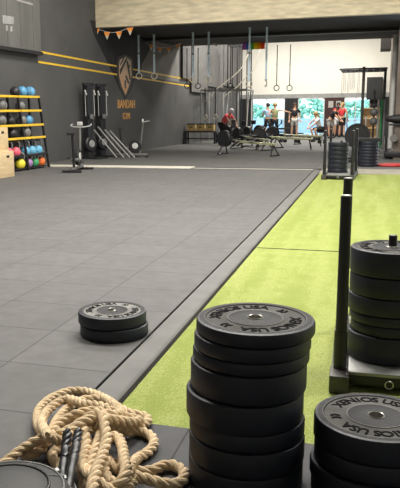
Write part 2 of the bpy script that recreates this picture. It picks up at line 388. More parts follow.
# black painted wedge behind the emblem
q = on_wall([(26.0, 2.70), (30.0, 2.62), (30.0, BZ-.01), (26.0, BZ-.01)], 0, .003, ('wall_light_patch', M['wall_lit'])); struct(q, 'lighter grey patch of painted-in light on the wall behind the yellow lines')  # paler sheet stands in for light falling on this stretch of wall
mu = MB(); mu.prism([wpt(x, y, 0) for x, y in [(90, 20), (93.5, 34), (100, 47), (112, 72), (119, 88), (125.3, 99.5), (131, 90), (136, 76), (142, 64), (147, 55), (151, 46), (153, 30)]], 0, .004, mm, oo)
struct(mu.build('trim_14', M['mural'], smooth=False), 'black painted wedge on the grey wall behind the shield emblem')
# logo shield
lg = thing('wall_logo', 'tan and orange shield emblem with dark slashes painted on the dark wall', 'logo', (0, 0, 0))
def lp(pts, z0, z1, name, m):
    b = MB()
    for poly in pts: b.prism([wpt(x, y, z0) for x, y in poly], z0, z1, mm, oo)
    return b.build(name, m, lg, smooth=False)
m_tan = bpy.data.materials.new('logo_tan'); m_tan.use_nodes = True; nt = m_tan.node_tree; bb = nt.nodes['Principled BSDF']; bb.inputs['Roughness'].default_value = .6
tc = nt.nodes.new('ShaderNodeTexCoord'); sp = nt.nodes.new('ShaderNodeSeparateXYZ'); cr = nt.nodes.new('ShaderNodeValToRGB'); mr = nt.nodes.new('ShaderNodeMapRange')
mr.inputs['From Min'].default_value = 2.0; mr.inputs['From Max'].default_value = 3.3
cr.color_ramp.elements[0].color = (.62, .30, .12, 1); cr.color_ramp.elements[1].color = (.60, .50, .38, 1)
nt.links.new(tc.outputs['Object'], sp.inputs[0]); nt.links.new(sp.outputs[2], mr.inputs[0]); nt.links.new(mr.outputs[0], cr.inputs[0]); nt.links.new(cr.outputs[0], bb.inputs['Base Color'])
lp([[(116.5, 64), (118, 57), (125, 54.5), (132, 59), (133, 74), (129.5, 88), (125.2, 98), (119.5, 87), (116.8, 76)]], .0, .012, 'outline', M['black'])
lp([[(118.6, 66), (119.6, 59.5), (125, 56.8), (130.4, 61), (131.2, 74), (128, 87), (125.2, 95), (121.2, 86), (118.8, 76)]], .0, .02, 'shield', m_tan)
lp([[(119.3, 70), (125.5, 58.2), (126.8, 58.6), (119.6, 75)], [(120, 63), (123.2, 57.4), (124.3, 57.2), (119.6, 66)],
    [(125.8, 61), (127.4, 61.4), (130.2, 79), (129, 80.5)], [(127, 65), (129.4, 64.5), (129, 67.5), (127.4, 68)],
    [(124.6, 76), (126, 75.4), (129, 82.5), (127.5, 84.5)], [(123.8, 81), (125.3, 79.5), (125.6, 88), (124.4, 89)]], .0, .026, 'slash', M['black'])

# wall lettering
def text_mesh(txt, size, ext, off=0):
    cu = bpy.data.curves.new('t', 'FONT'); cu.body = txt; cu.size = size; cu.extrude = ext; cu.offset = off*size; cu.align_x = 'CENTER'; cu.align_y = 'CENTER'; cu.resolution_u = 3
    o = bpy.data.objects.new('t', cu); C.objects.link(o); bpy.context.view_layer.update()
    me = o.to_mesh(); vs = [v.co.copy() for v in me.vertices]; fs = [list(p.vertices) for p in me.polygons]
    o.to_mesh_clear(); bpy.data.objects.remove(o); bpy.data.curves.remove(cu)
    return vs, fs
m_gold = mat('gold_letter', (.62, .33, .10), .5, noise=(3, .1))
for txt, xa, xb, yc, hpx, nm in (('BANDAH', 117.5, 134.5, 104, 8.4, 'upper_lettering'), ('GYM', 122.5, 129.5, 116, 6.5, 'lower_lettering')):
    vs, fs = text_mesh(txt, 1, .01)
    x0 = min(v.x for v in vs); x1 = max(v.x for v in vs); y0 = min(v.y for v in vs); y1 = max(v.y for v in vs)
    a = wpt(xa, yc, .0); b2 = wpt(xb, yc, 0); t_ = wpt((xa+xb)/2, yc-hpx/2, 0); u_ = wpt((xa+xb)/2, yc+hpx/2, 0)
    B = MB(); zc = (t_[1]+u_[1])/2; hh = t_[1]-u_[1]
    B.add([oo + mm @ Vector((a[0]+(v.x-x0)/(x1-x0)*(b2[0]-a[0]), zc+((v.y-y0)/(y1-y0)-.5)*hh, .012+v.z)) for v in vs], fs)
    q = B.build('wall_lettering', m_gold, smooth=False)
    tag(q, 'gold BANDAH lettering on the dark wall under the shield' if txt == 'BANDAH' else 'small gold GYM lettering at the bottom of the wall sign', 'lettering')

# ------------------------------------------------------------------ weight plates
def plate_profile(t, R=.225):
    b = .012
    side = [(.026, 0), (R-b, 0), (R-b*.3, b*.3), (R, b), (R, t-b), (R-b*.3, t-b*.3), (R-b, t)]
    return side
def ringtext(phase, z, r, root):
    for half in (0, 180):
        for word, a0, st in (('XENIOS', 172, 12.4), ('USA', 92, 12.2)):
            B = MB()
            for i, ch in enumerate(word):
                a = R_(a0-st*i-half+17.6+phase)
                vs, fs = text_mesh(ch, .060, .002, .02)
                rm = Matrix.Rotation(a-PI/2, 3, 'Z'); c = Vector((math.cos(a)*r, math.sin(a)*r, z))
                B.add([c + rm @ v for v in vs], fs)
            B.build('lettering', M['letter'], root, smooth=False)['label'] = 'raised black letters %s' % word
        B = MB(); a = R_(34+17.6+phase-half); rm = Matrix.Rotation(a-PI/2, 3, 'Z'); c = Vector((math.cos(a)*r, math.sin(a)*r, z))
        for dx in (-.013, .009):
            B.prism([(dx-.012, -.018), (dx, -.018), (dx+.008, 0), (dx, .018), (dx-.012, .018), (dx-.004, 0)], -.002, .002, rm, c)
        B.build('emblem', M['letter'], root, smooth=False)
def plate(label, loc, t, group, top=True, face='rubber_face', phase=0, R=.225, rz=0, tilt=None):
    if not top:
        B = MB().lathe(plate_profile(t, R), seg=64, closed=True)
        o = B.build('bumper_plate', M['rubber'], loc=loc, rz=rz); tag(o, label, 'weight plate', group); return o
    root = thing('bumper_plate', label, 'weight plate', loc, rz, group)
    b = .012
    B = MB(); B.use(M['rubber']).lathe([(.031, 0), (R-b, 0), (R-b*.3, b*.3), (R, b), (R, t-b), (R-b*.3, t-b*.3), (R-b, t)], seg=72)
    B.use(M['rubber_rim']).lathe([(R-b, t), (R-.034, t), (R-.038, t-.004)], seg=72)
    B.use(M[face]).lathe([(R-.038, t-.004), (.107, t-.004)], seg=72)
    B.use(M['dusty']).lathe([(.107, t-.0042), (.1065, t-.001), (.103, t-.001), (.1025, t-.004)], seg=72).lathe([(R-.034, t-.001), (R-.0335, t+.0006), (R-.0315, t+.0006), (R-.031, t-.001)], seg=72)
    B.use(M['rubber_rim']).lathe([(.107, t-.004), (.102, t-.0005), (.098, t-.0005), (.094, t-.003), (.046, t-.002), (.031, t-.001), (.031, 0)], seg=72)
    B.build('rubber_disc', None, root)
    MB().lathe([(.0255, 0.001), (.031, .001), (.031, t+.001), (.029, t+.003), (.0265, t+.001)], seg=40, closed=True).build('steel_hub', M['steel'], root)['label'] = 'steel hub ring'
    ringtext(phase, t-.004, .150*R/.225, root)
    return root
ordn = ['top', 'second', 'third', 'fourth', 'fifth', 'sixth', 'seventh', 'lowest']
# tall front stack
T1 = [.055, .058, .052, .112, .112, .072, .100, .085]
P1 = Vector((-.404, 2.638, 0)); T1[-1] += .024; z = sum(T1)
off1 = [(0, 0, .225), (-.010, -.004, .222), (-.016, .004, .223), (-.024, .0, .223), (-.036, -.005, .227), (-.028, .004, .225), (-.027, .0, .226), (-.03, 0, .225)]
for i, t in enumerate(T1):
    z -= t
    plate('%s black bumper plate of the tall stack in front' % (ordn[i] if i < 7 else 'lowest'), (P1.x+off1[i][0], P1.y+off1[i][1], z), t-.0008, 'plates in the tall front stack', top=(i == 0), phase=0, R=off1[i][2])
# low stack at the right edge
T2 = [.098, .075, .072, .082]; z = sum(T2); P2 = Vector((.052, 2.64, 0))
off2 = [(0, 0), (.004, .004), (-.010, -.004), (-.004, .004)]
for i, t in enumerate(T2):
    z -= t
    plate('%s black bumper plate of the low stack in the bottom right corner' % (['top', 'second', 'third', 'lowest'][i]), (P2.x+off2[i][0], P2.y+off2[i][1], z), t-.0008, 'plates in the low right stack', top=(i == 0), phase=-36)
# two on the tiles
P3 = fl(113.5, 333); P3.z = 0
plate('lower of the two bumper plates lying on the grey tiles', (P3.x+.008, P3.y-.004, 0), .080, 'plates on the floor tiles', top=False)
plate('upper bumper plate of the pair lying on the grey tiles', (P3.x-.006, P3.y, .0808), .080, 'plates on the floor tiles', face='dusty', phase=20)

# ------------------------------------------------------------------ sleds
def sled(loc, rz, label, L=1.0, W=.56, ph=1.0, py=0.0):
    root = thing('weight_sled', label, 'sled', loc, rz)
    for sx in (-1, 1):
        x = sx*W/2
        b = MB().box((x, 0, .045), (.085, L, .09), bev=.008); b.build('skid', M['black'], root)
        MB().box((x, -L/2+.075, .045+.0), (.10, .16, .094), bev=.008).build('skid_shoe', M['shoe'], root)['label'] = 'scuffed end shoe'
        for sy in (-1, 1):
            y = sy*(L/2-.13)
            MB().tube([(x, y, .09), (x, y, .30)], .034, 20).build('socket', M['black'], root)
            p = MB().tube([(x, y, .09), (x, y, ph)], .029, 20).build('push_pole', M['black'], root)
            MB().tube([(x, y, ph), (x, y, ph+.006)], .024, 20).build('pole_cap', M['lightgrey'], p)['label'] = 'pale pole cap'
    MB().box((0, 0, .083), (W-.09, L-.16, .022), bev=.004).build('base_plate', M['galv'], root)['label'] = 'worn steel tray'
    MB().box((0, -L/2+.09, .05), (W-.09, .03, .05), bev=.004).build('cross_bar', M['black'], root)
    MB().tube([(.0+.02*math.cos(a), -L/2+.072, .04+.02*math.sin(a)) for a in [2*PI*i/16 for i in range(16)]], .004, 8, closed=True).build('tow_ring', M['steel'], root)['label'] = 'steel tow ring'
    MB().tube([(0, py, .094), (0, py, .77)], .022, 20).build('center_post', M['black'], root)
    return root
SL = Vector((.135, 4.02, 0))
rzs = R_(1.5)
sl_L = 1.22
# place the sled so that its near left pole stands at the measured spot
near = fl(339, 380, .03)
W_ = .50
c_, s_ = math.cos(rzs), math.sin(rzs)
lx, ly = -W_/2, -(sl_L/2-.13)
SL = Vector((near.x-(c_*lx-s_*ly), near.y-(s_*lx+c_*ly)+.02, 0))
sled(SL, rzs, 'black push sled with two tall poles and a steel tray loaded with plates, right foreground', sl_L, W_, 1.01, py=-.20)
T4 = [.140, .112, .098, .055, .060, .150]; z = .0945+sum(T4)
for i, t in enumerate(T4):
    z -= t
    dx = [0, .003, -.003, .006, .008, -.004][i]
    B = None
    rad = [.215, .215, .215, .213, .205, .212][i]
    root = plate('%s black plate on the loaded sled in the right foreground' % (['top', 'second', 'third', 'fourth', 'fifth', 'lowest'][i]), (SL.x+dx, SL.y-.20, z), t-.001, 'plates on the near sled', top=(i == 0), phase=60, R=rad)
# far sled
S2 = fl(338.5, 178.0)
sled((S2.x+.02, S2.y+.35, 0), R_(-2), 'second push sled loaded with black plates at the far end of the turf', 1.5, .56, 1.0)
B0 = Vector((S2.x-.04, S2.y+.35, .0945))
for i in range(7):
    plate('%s black plate on the far turf sled' % ['lowest', 'second lowest', 'third lowest', 'middle', 'third from top', 'second from top', 'topmost'][i], (B0.x+random.uniform(-.006, .006), B0.y, B0.z+.092*i), .091, 'plates on the far sled', top=False, R=.21)
# stack on the threshold
S3 = fl(367.5, 167.0); S3.z = .006
for i in range(8):
    plate('%s black plate in the tall stack on the beige threshold' % ['lowest', 'second lowest', 'third lowest', 'fourth lowest', 'fourth from top', 'third from top', 'second from top', 'topmost'][i], (S3.x+random.uniform(-.006, .006), S3.y+.25, S3.z+.078*i), .077, 'plates stacked on the threshold', top=False, R=.25)
tb = thing('flat_bench', 'black padded board lying on top of the far plate stack', 'bench', (S3.x-.02, S3.y+.25, S3.z+.625))
MB().box((0, 0, .012), (.62, .40, .024), bev=.005).build('board', M['black'], tb); MB().box((0, 0, .055), (.60, .38, .06), bev=.02).build('pad', M['softblack'], tb)

# ------------------------------------------------------------------ battle rope
def catmull(P, step):
    out = []
    for i in range(len(P)-1):
        p0 = P[max(i-1, 0)]; p1 = P[i]; p2 = P[i+1]; p3 = P[min(i+2, len(P)-1)]
        n = max(2, int((p2-p1).length/step))
        for k in range(n):
            t = k/n
            out.append(.5*((2*p1)+(p2-p0)*t+(2*p0-5*p1+4*p2-p3)*t*t+(3*p1-p0-3*p2+p3)*t**3))
    out.append(P[-1].copy()); return out
def resample(P, step):
    out = [P[0].copy()]; acc = 0
    for a, b in zip(P, P[1:]):
        d = (b-a).length
        while acc+d >= step:
            t = (step-acc)/d; a = a.lerp(b, t); out.append(a.copy()); d = (b-a).length; acc = 0
        acc += d
    return out
RR = .0225
def rope_mesh(px, ra=.0112, rb=.0122, pitch=.12, B=None, step=.009):
    P = resample(catmull([fl(x, y, z) for x, y, z in px], .01), step)
    B = B or MB(); n = len(P); Fr = []; a = None
    for i in range(n):
        d = (P[min(i+1, n-1)]-P[max(i-1, 0)]).normalized()
        if a is None: a, b = frame(d)
        else: a = (a-d*a.dot(d)).normalized(); b = a.cross(d)
        Fr.append((a.copy(), b.copy()))
    for s in range(3):
        path = []
        for i in range(n):
            th = -2*PI*(i*step)/pitch + s*2*PI/3
            path.append(P[i]+(Fr[i][0]*math.cos(th)+Fr[i][1]*math.sin(th))*ra)
        B.tube(path, rb, 8)
    return B
g = RR+.002
rope_px = [  # one long rope wandering through the pile: pixel x, y and height of its middle above the floor
 (62, 470, .05), (52, 455, g), (66, 447, g), (92, 452, g), (112, 462, g), (128, 470, g), (150, 471, g), (162, 466, g), (172, 465, g), (182, 470, g),
 (184, 478, g), (176, 484, g), (162, 483, g+.01), (146, 479, .045), (130, 474, .06), (112, 466, .07), (96, 448, .06), (84, 436, .04), (98, 428, .03), (122, 432, .03), (140, 431, g), (151, 436, g), (154, 444, g),
 (148, 452, g), (138, 458, .03), (131, 466, .07), (128, 476, .09), (120, 484, .09), (109, 480, .09), (104, 468, .09), (103, 452, .10), (108, 439, .10), (117, 437, .10), (122, 446, .11), (124, 458, .12), (126, 470, .13), (121, 482, .12), (108, 490, .10),
 (94, 490, .10), (88, 478, .11), (92, 462, .12), (97, 446, .13), (101, 433, .13), (98, 422, .12), (84, 416, .10), (66, 420, .08), (52, 430, .05), (42, 438, .03), (30, 446, g), (24, 452, g), (30, 456, g), (42, 448, .04), (50, 436, .06),
 (56, 422, .06), (66, 410, .05), (80, 401, .04), (98, 399, .04), (114, 405, .03), (130, 413, .03), (144, 416, g), (148, 420, g), (142, 425, .03), (124, 426, .07), (108, 424, .10), (92, 422, .14), (74, 428, .15), (60, 434, .14), (46, 434, .10), (38, 425, .05),
 (38, 412, .03), (46, 402, g), (58, 395, g), (72, 391, g), (88, 392, .03), (104, 398, .05), (116, 406, .08), (122, 413, .10), (112, 415, .14), (96, 411, .15), (80, 413, .15), (68, 418, .13), (58, 424, .12), (50, 433, .11), (38, 440, .09), (24, 448, .06), (12, 457, .04), (0, 466, g), (-14, 476, g),
 (-20, 490, g), (0, 498, g), (40, 500, g), (80, 498, .03), (84, 484, .05), (82, 470, .07), (78, 456, .09), (70, 446, .10), (60, 441, .13), (49, 437, .16)]
rope_root = thing('battle_rope', 'thick tan manila battle rope heaped in loose coils on the floor', 'rope', (0, 0, 0))
B = rope_mesh(rope_px)
# further loops of the same rope visible on top of the heap
B = rope_mesh([(49, 437, .16), (42, 424, .10), (46, 413, .07), (56, 404, .07), (68, 399, .08), (84, 404, .11), (100, 406, .13), (112, 411, .13), (126, 417, .09), (140, 420, .06), (130, 422, .09), (110, 419, .14), (98, 418, .17), (84, 421, .18), (74, 428, .17), (66, 436, .165)], B=B)
B = rope_mesh([(84, 434, .15), (84, 424, .16), (90, 416, .18), (100, 414, .19), (104, 423, .18), (106, 440, .16), (102, 456, .15), (96, 472, .15), (92, 492, .14), (100, 510, .10)], B=B)
B = rope_mesh([(84, 432, .15), (86, 446, .13), (82, 462, .13), (88, 474, .13), (104, 486, .12), (118, 494, .09), (134, 480, .06)], B=B)
B.build('rope', M['rope'], rope_root)
for i, ax in enumerate(([(67.5, 431, .205), (65.5, 450, .17), (63, 470, .14), (60, 496, .12)], [(78.5, 431, .205), (75.5, 450, .18), (71.5, 470, .155), (67, 498, .12)])):
    hb = rope_mesh(ax[:2]+[(ax[1][0]*.5+ax[2][0]*.5, ax[1][1]*.5+ax[2][1]*.5, ax[1][2]*.5+ax[2][2]*.5)], ra=.009, rb=.0105, pitch=.10)
    P = catmull([fl(*q) for q in ax], .01)[8:]
    hb.tube(P, [.0175+.0015*math.sin(i2*.9) for i2 in range(len(P))], 16)
    hb.build('rope_end_sleeve', M['heatshrink'], rope_root)['label'] = 'glossy black sleeve on a rope end'

# ------------------------------------------------------------------ domed black bag in the bottom left corner
bc = fl(8, 532, .0); bc.z = 0
bag = thing('sandbag', 'black domed training bag with stitched panels in the bottom left corner', 'training bag', bc)
RB = .25
prof = [(0, 0), (RB*.8, 0), (RB, .05), (RB*1.02, .10), (RB*.96, .135), (RB*.80, .162), (RB*.62, .174), (RB*.60, .170), (RB*.56, .178), (RB*.3, .188), (0, .19)]
MB().lathe(prof, seg=48).build('body', M['softblack'], bag)
MB().lathe([(RB*.60+.005*math.cos(a), .177+.005*math.sin(a)) for a in [2*PI*i/8 for i in range(8)]], seg=48, closed=True).build('piping', M['black'], bag)
st = MB()
for k in range(8):
    a = 2*PI*k/8
    st.tube([(math.cos(a)*r, math.sin(a)*r, h+.001) for r, h in ((RB*.62, .174), (RB*.80, .162), (RB*.96, .135), (RB*1.02, .10), (RB, .05))], .0025, 6)
st.build('seam', M['grey'], bag)
for r_, h_ in ((RB*.98, .128), (RB*.80, .163)):
    MB().lathe([(r_+.004*math.cos(a), h_+.004*math.sin(a)) for a in [2*PI*i/8 for i in range(8)]], seg=48, closed=True).build('piping', M['grey'], bag)
for a_ in (45, 62, 20): MB().box((math.cos(R_(a_))*RB*.89, math.sin(R_(a_))*RB*.89, .151), (.022, .012, .006), rz=R_(a_+70)).build('stitch_patch', M['lightgrey'], bag)

# ------------------------------------------------------------------ hanging rings
def ring_pair_item(label, px, pyr, Y, ztop, strapm, ringm, r=.105, group=None, w=.035):
    p = atY(px, pyr, Y); p.x, p.y = p.x, Y
    root = thing('gym_ring', label, 'gym ring', (p.x, p.y, p.z), 0, group)
    MB().tube([(r*math.cos(a), 0, r*math.sin(a)) for a in [2*PI*i/28 for i in range(28)]], .017, 10, closed=True).build('ring', ringm, root)
    h = ztop-p.z
    b = MB().box((0, .012, (h+r)/2), (w, .004, h-r)); b.box((0, -.012, (h+r)/2), (w, .004, h-r))
    b.box((0, 0, h-.01), (w+.02, .04, .02)); b.tube([(-w/2, 0, r), (w/2, 0, r)], .022, 10)
    b.build('strap', strapm, root, smooth=False)
    MB().box((0, -.02, h*.55), (w+.02, .02, .06), bev=.004).build('buckle', M['grey'], root)
for i, (x, y, Y, zt_, sm, rm, lb) in enumerate([
    (139, 76, 24.9, BZ, 'strapblue', 'ringwood', 'pale ring on a blue strap in front of the shield emblem'),
    (154.3, 76, 24.9, BZ, 'strapblue', 'ringwood', 'pale ring on a blue strap just right of the shield emblem'),
    (193, 79.5, 24.9, BZ, 'strapblue', 'ringwood', 'pale ring, left one of the blue-strapped pair before the felt panels'),
    (208.5, 79.5, 24.9, BZ, 'strapblue', 'ringwood', 'pale ring, right one of the blue-strapped pair before the felt panels'),
    (249, 84, 24.2, BZ, 'strapblue', 'ringwood', 'pale ring on a blue strap crossing the left end of the rainbow flag'),
    (187, 86, 29.95, BZ-.1, 'strapdark', 'strapdark', 'dark ring on a black strap, leftmost of the black-strapped rings'),
    (198, 86, 29.95, BZ-.1, 'strapdark', 'strapdark', 'dark ring on a black strap between the two blue-strapped pale rings'),
    (230.5, 86, 29.95, BZ-.1, 'strapdark', 'strapdark', 'dark ring on a black strap above the rear rig'),
    (276.5, 88, 29.95, BZ-.1, 'strapdark', 'strapdark', 'left dark ring hanging before the bare cream wall'),
    (289.5, 88, 29.95, BZ-.1, 'strapdark', 'strapdark', 'right dark ring hanging before the bare cream wall')]):
    ring_pair_item(lb, x, y, Y, zt_, M[sm], M[rm], group='hanging gym rings', w=.065 if sm == 'strapblue' else .03)

p = atY(266, 79, 24.2); hs = thing('hanging_strap', 'blue strap with a small dark hook hanging right of the rainbow flag', 'strap', p)
MB().box((0, 0, (BZ-p.z)/2), (.065, .008, BZ-p.z)).build('webbing', M['strapblue'], hs, smooth=False)
MB().box((0, 0, -.03), (.08, .03, .06), bev=.006).build('buckle', M['galv'], hs)
MB().tube([(.0, 0, -.06), (.03, 0, -.12), (.02, 0, -.22), (-.02, 0, -.26), (-.03, 0, -.18)], .013, 8).build('hook', M['black'], hs)
# ------------------------------------------------------------------ bunting and rainbow flag
def bunting(name, label, pts, Y, zs, size):
    root = thing('bunting', label, 'bunting', (0, 0, 0))
    P = [atY(x, y, Y) for x, y in zs]
    MB().tube(catmull(P, .05), .006, 6).build('string', M['white'], root)
    for i, (x, y) in enumerate(pts):
        p = atY(x, y, Y)
        f = MB(); s = size
        f.use(m_or).prism([(-s*.5, 0), (s*.5, 0), (s*.28, -s*.5), (-s*.28, -s*.5)], -.004, .004, Matrix.Rotation(R_(90), 3, 'X'), p)
        f.use(M['ringwood']).prism([(-s*.28, -s*.5), (s*.28, -s*.5), (0, -s*1.1)], -.004, .004, Matrix.Rotation(R_(90), 3, 'X'), p)
        f.build('flag', None, root, smooth=False)
m_or = mat('orange_flag', (.9, .3, .05), .8, noise=(5, .2))
bunting('bunting', 'string of orange and white flags under the left end of the beam', [(96.5, 28.5), (107, 32), (119, 31.5), (130, 27.5)], 22.3,
        [(96, 28.3), (96.5, 28.5), (107, 32), (113, 32.5), (119, 31.5), (130, 27.5), (134, 27)], .22)
bunting('bunting', 'string of small orange flags farther back under the soffit', [(151, 45), (160, 47.5), (169, 47.5), (178, 44.5)], 25.7,
        [(146, 43), (151, 45), (160, 47.5), (169, 47.5), (178, 44.5), (182, 43)], .18)
def cloth_mat(c):
    m = bpy.data.materials.new('flag_colour'); m.use_nodes = True; nt = m.node_tree; b = nt.nodes['Principled BSDF']; b.inputs['Base Color'].default_value = (*c, 1); b.inputs['Roughness'].default_value = .9
    t = nt.nodes.new('ShaderNodeBsdfTranslucent'); t.inputs[0].default_value = (*c, 1); mx = nt.nodes.new('ShaderNodeMixShader'); mx.inputs[0].default_value = .6
    nt.links.new(b.outputs[0], mx.inputs[1]); nt.links.new(t.outputs[0], mx.inputs[2]); nt.links.new(mx.outputs[0], nt.nodes['Material Output'].inputs[0]); return m
rf = MB(); cols = [(.55, .25, .6), (.12, .35, .7), (.2, .6, .2), (.85, .75, .05), (.95, .5, .05), (.85, .2, .1)]
for i, c in enumerate(cols):
    a = atY(242.5+i*3.75, 41-.2*i, 29.7); b2 = atY(242.5+(i+1)*3.75, 41-.2*(i+1), 29.7)
    rf.use(cloth_mat(c)).box(((a.x+b2.x)/2, 29.7, a.z-.20), (b2.x-a.x, .01, .30))
tag(rf.build('rainbow_flag', None, smooth=False), 'rainbow coloured flag hanging from the edge of the dark soffit', 'flag')
# lamps hung from the soffit edge
for x, y in ((214.5, 43.5), (303, 30), (375, 34)):
    YS = 26.6 if x == 303 else 29.5; p = atY(x, y, YS)
    root = thing('spotlight', {214.5: 'white track spotlight under the soffit near the felt panels', 303: 'small black spotlight under the soffit above the cream wall', 375: 'small black spotlight under the soffit at the right end'}[x], 'spotlight', (p.x, YS, p.z))
    mt = M['white'] if x < 220 else M['black']
    MB().lathe([(.03, -.12), (.06, -.06), (.085, .10), (.075, .10), (.05, -.04), (0, -.05)], axis=(1, -.4, -.2), seg=20).build('head', mt, root)
    MB().tube([(0, 0, 0), (0, 0, BZ+.01-p.z)], .012, 8).build('stem', M['black'], root)

# ------------------------------------------------------------------ ball rack with balls and kettlebells
ra = fl(47, 167); rb = fl(0, 171)
RX, RY = ra.x-.15, ra.y
rack = thing('ball_rack', 'black storage rack with yellow shelf edges against the dark wall', 'rack', (RX, RY, 0), WANG)
shelf_z = [1.83, 1.48, 1.12, .80, .37]
NB = 3; SP = 1.02
for i in range(NB+1):
    y = -SP*i
    for (x0, x1) in ((.22, -.02), (-.30, -.32)):
        MB().box(((x0+x1)/2, y, .92), (.05, .05, 1.86), rot=Matrix.Rotation(math.atan2(x1-x0, 1.86), 3, 'Y')).build('upright', M['black'], rack)
for zi, zz in enumerate(shelf_z):
    lean = .22-(.24)*zz/1.86
    for i in range(NB):
        y = -SP*i-SP/2
        MB().box((lean+.02, y, zz), (.04, SP-.02, .055), bev=.004).build('shelf_edge', M['yellow'] if zi < 4 else M['black'], rack)
        MB().box((lean/2-.15, y, zz-.02), (abs(lean)+.28, SP-.06, .015)).build('shelf_board', M['black'], rack)
MB().box((-.1, -SP*NB/2, .05), (.62, SP*NB, .03)).build('bottom_board', M['black'], rack)
rw = Matrix.Rotation(WANG, 3, 'Z')
def rackpos(x, y, z): return Vector((RX, RY, 0)) + rw @ Vector((x, y, z))
def medball(label, pos, r, m, m2=None):
    root = thing('medicine_ball', label, 'medicine ball', pos, random.uniform(0, 3), 'medicine balls on the rack')
    MB().ball((0, 0, r), r, 24).build('shell', M[m], root)
    sm = MB()
    sm.tube([(r*1.0*math.cos(a), 0, r+r*1.0*math.sin(a)) for a in [2*PI*i/28 for i in range(28)]], .005, 6, closed=True)
    sm.tube([(0, r*math.cos(a), r+r*math.sin(a)) for a in [2*PI*i/28 for i in range(28)]], .005, 6, closed=True)
    sm.build('seam', M['b_black'], root)
sh0 = lambda zz: .22-(.24)*zz/1.86-.15
for lb, y, zi, r, m in [
    ('blue medicine ball on top of the rack, nearest its right end', -.22, 0, .14, 'b_blue'),
    ('blue medicine ball on top of the rack, left of the other blue one', -.60, 0, .14, 'b_blue'),
    ('black medicine ball on top of the rack, left of both blue ones', -.93, 0, .13, 'b_black'),
    ('grey medicine ball on the second shelf right of the upright', -1.0+.22, 1, .13, 'b_grey'),
    ('grey medicine ball on the second shelf left of the upright', -1.62, 1, .14, 'b_grey'),
    ('blue medicine ball on the third shelf', -.50, 2, .13, 'b_blue'),
    ('grey medicine ball on the third shelf beside the blue one', -.80, 2, .13, 'b_grey'),
    ('grey medicine ball at the left end of the third shelf', -1.75, 2, .14, 'b_grey'),
    ('black medicine ball on the third shelf left of the upright', -1.32, 2, .12, 'b_black'),
    ('dark grey medicine ball alone on the fourth shelf', -.72, 3, .14, 'b_grey'),
    ('black medicine ball on the fourth shelf left of the grey one', -1.35, 3, .13, 'b_black')]:
    zz = shelf_z[zi]; medball(lb, rackpos(sh0(zz)+.02, y, zz-.0125), r, m)
def kettlebell(label, pos, r, m, rz=0.0):
    root = thing('kettlebell', label, 'kettlebell', pos, rz, 'coloured kettlebells')
    r = r*.86
    MB().lathe([(0, 0), (r*.62, 0), (r*.88, r*.22), (r, r*.75), (r*.95, r*1.15), (r*.72, r*1.55), (r*.35, r*1.75), (0, r*1.8)], seg=24).build('bell', M[m], root)
    h = r*1.45
    pts = [(-r*.60, 0, h-.02), (-r*.80, 0, h+r*.55), (-r*.68, 0, h+r*1.15), (-r*.3, 0, h+r*1.35), (r*.3, 0, h+r*1.35), (r*.68, 0, h+r*1.15), (r*.80, 0, h+r*.55), (r*.60, 0, h-.02)]
    MB().tube(catmull([Vector(p) for p in pts], .02), r*.18, 10).build('handle', M['grey'], root)
for lb, x, y, zz, r, m in [
    ('light blue kettlebell on the low shelf, nearest the right end', .02, -.21, .3575, .150, 'k_blue'),
    ('light blue kettlebell on the low shelf, middle of three', .02, -.52, .3575, .150, 'k_blue'),
    ('light blue kettlebell on the low shelf, left of three', .02, -.83, .3575, .150, 'k_blue'),
    ('pink red kettlebell on the low shelf beside the upright', .02, -1.28, .3575, .155, 'k_pink'),
    ('pink red kettlebell on the low shelf at the left', .02, -1.62, .3575, .155, 'k_pink'),
    ('orange kettlebell on the bottom board at the rack end', .05, -.14, .065, .145, 'k_orange'),
    ('orange kettlebell behind the first at the rack end', -.24, -.20, .065, .145, 'k_orange'),
    ('green kettlebell on the bottom board', .07, -.48, .065, .14, 'k_green'),
    ('purple kettlebell on the bottom board', .09, -.82, .065, .14, 'k_purple'),
    ('yellow kettlebell at the front foot of the rack', .10, -1.22, .065, .155, 'k_yellow')]:
    kettlebell(lb, rackpos(x, y, zz), r, m, random.uniform(-.25, .25)+.45)
# plyo boxes
def plyo(label, loc, d, rz):
    root = thing('plyo_box', label, 'box', loc, rz, 'wooden plyo boxes')
    MB().box((0, 0, d[2]/2), d, bev=.006).build('carcass', M['wood'], root)
    MB().box((d[0]*.22, -d[1]/2-.002, d[2]*.80), (.12, .01, .05), bev=.004).build('hand_slot', M['black'], root)
    MB().box((d[0]/2+.002, d[1]*.1, d[2]*.80), (.01, .12, .05), bev=.004).build('hand_slot', M['black'], root)
p = fl(14.5, 176)
plyo('lower birch plyo box at the left edge in front of the rack', (p.x-.38, p.y-.32, 0), (.76, .64, .58), R_(-3))
plyo('upper birch plyo box stacked at the left edge', (p.x-.50, p.y-.30, .58), (.76, .60, .53), R_(-1))

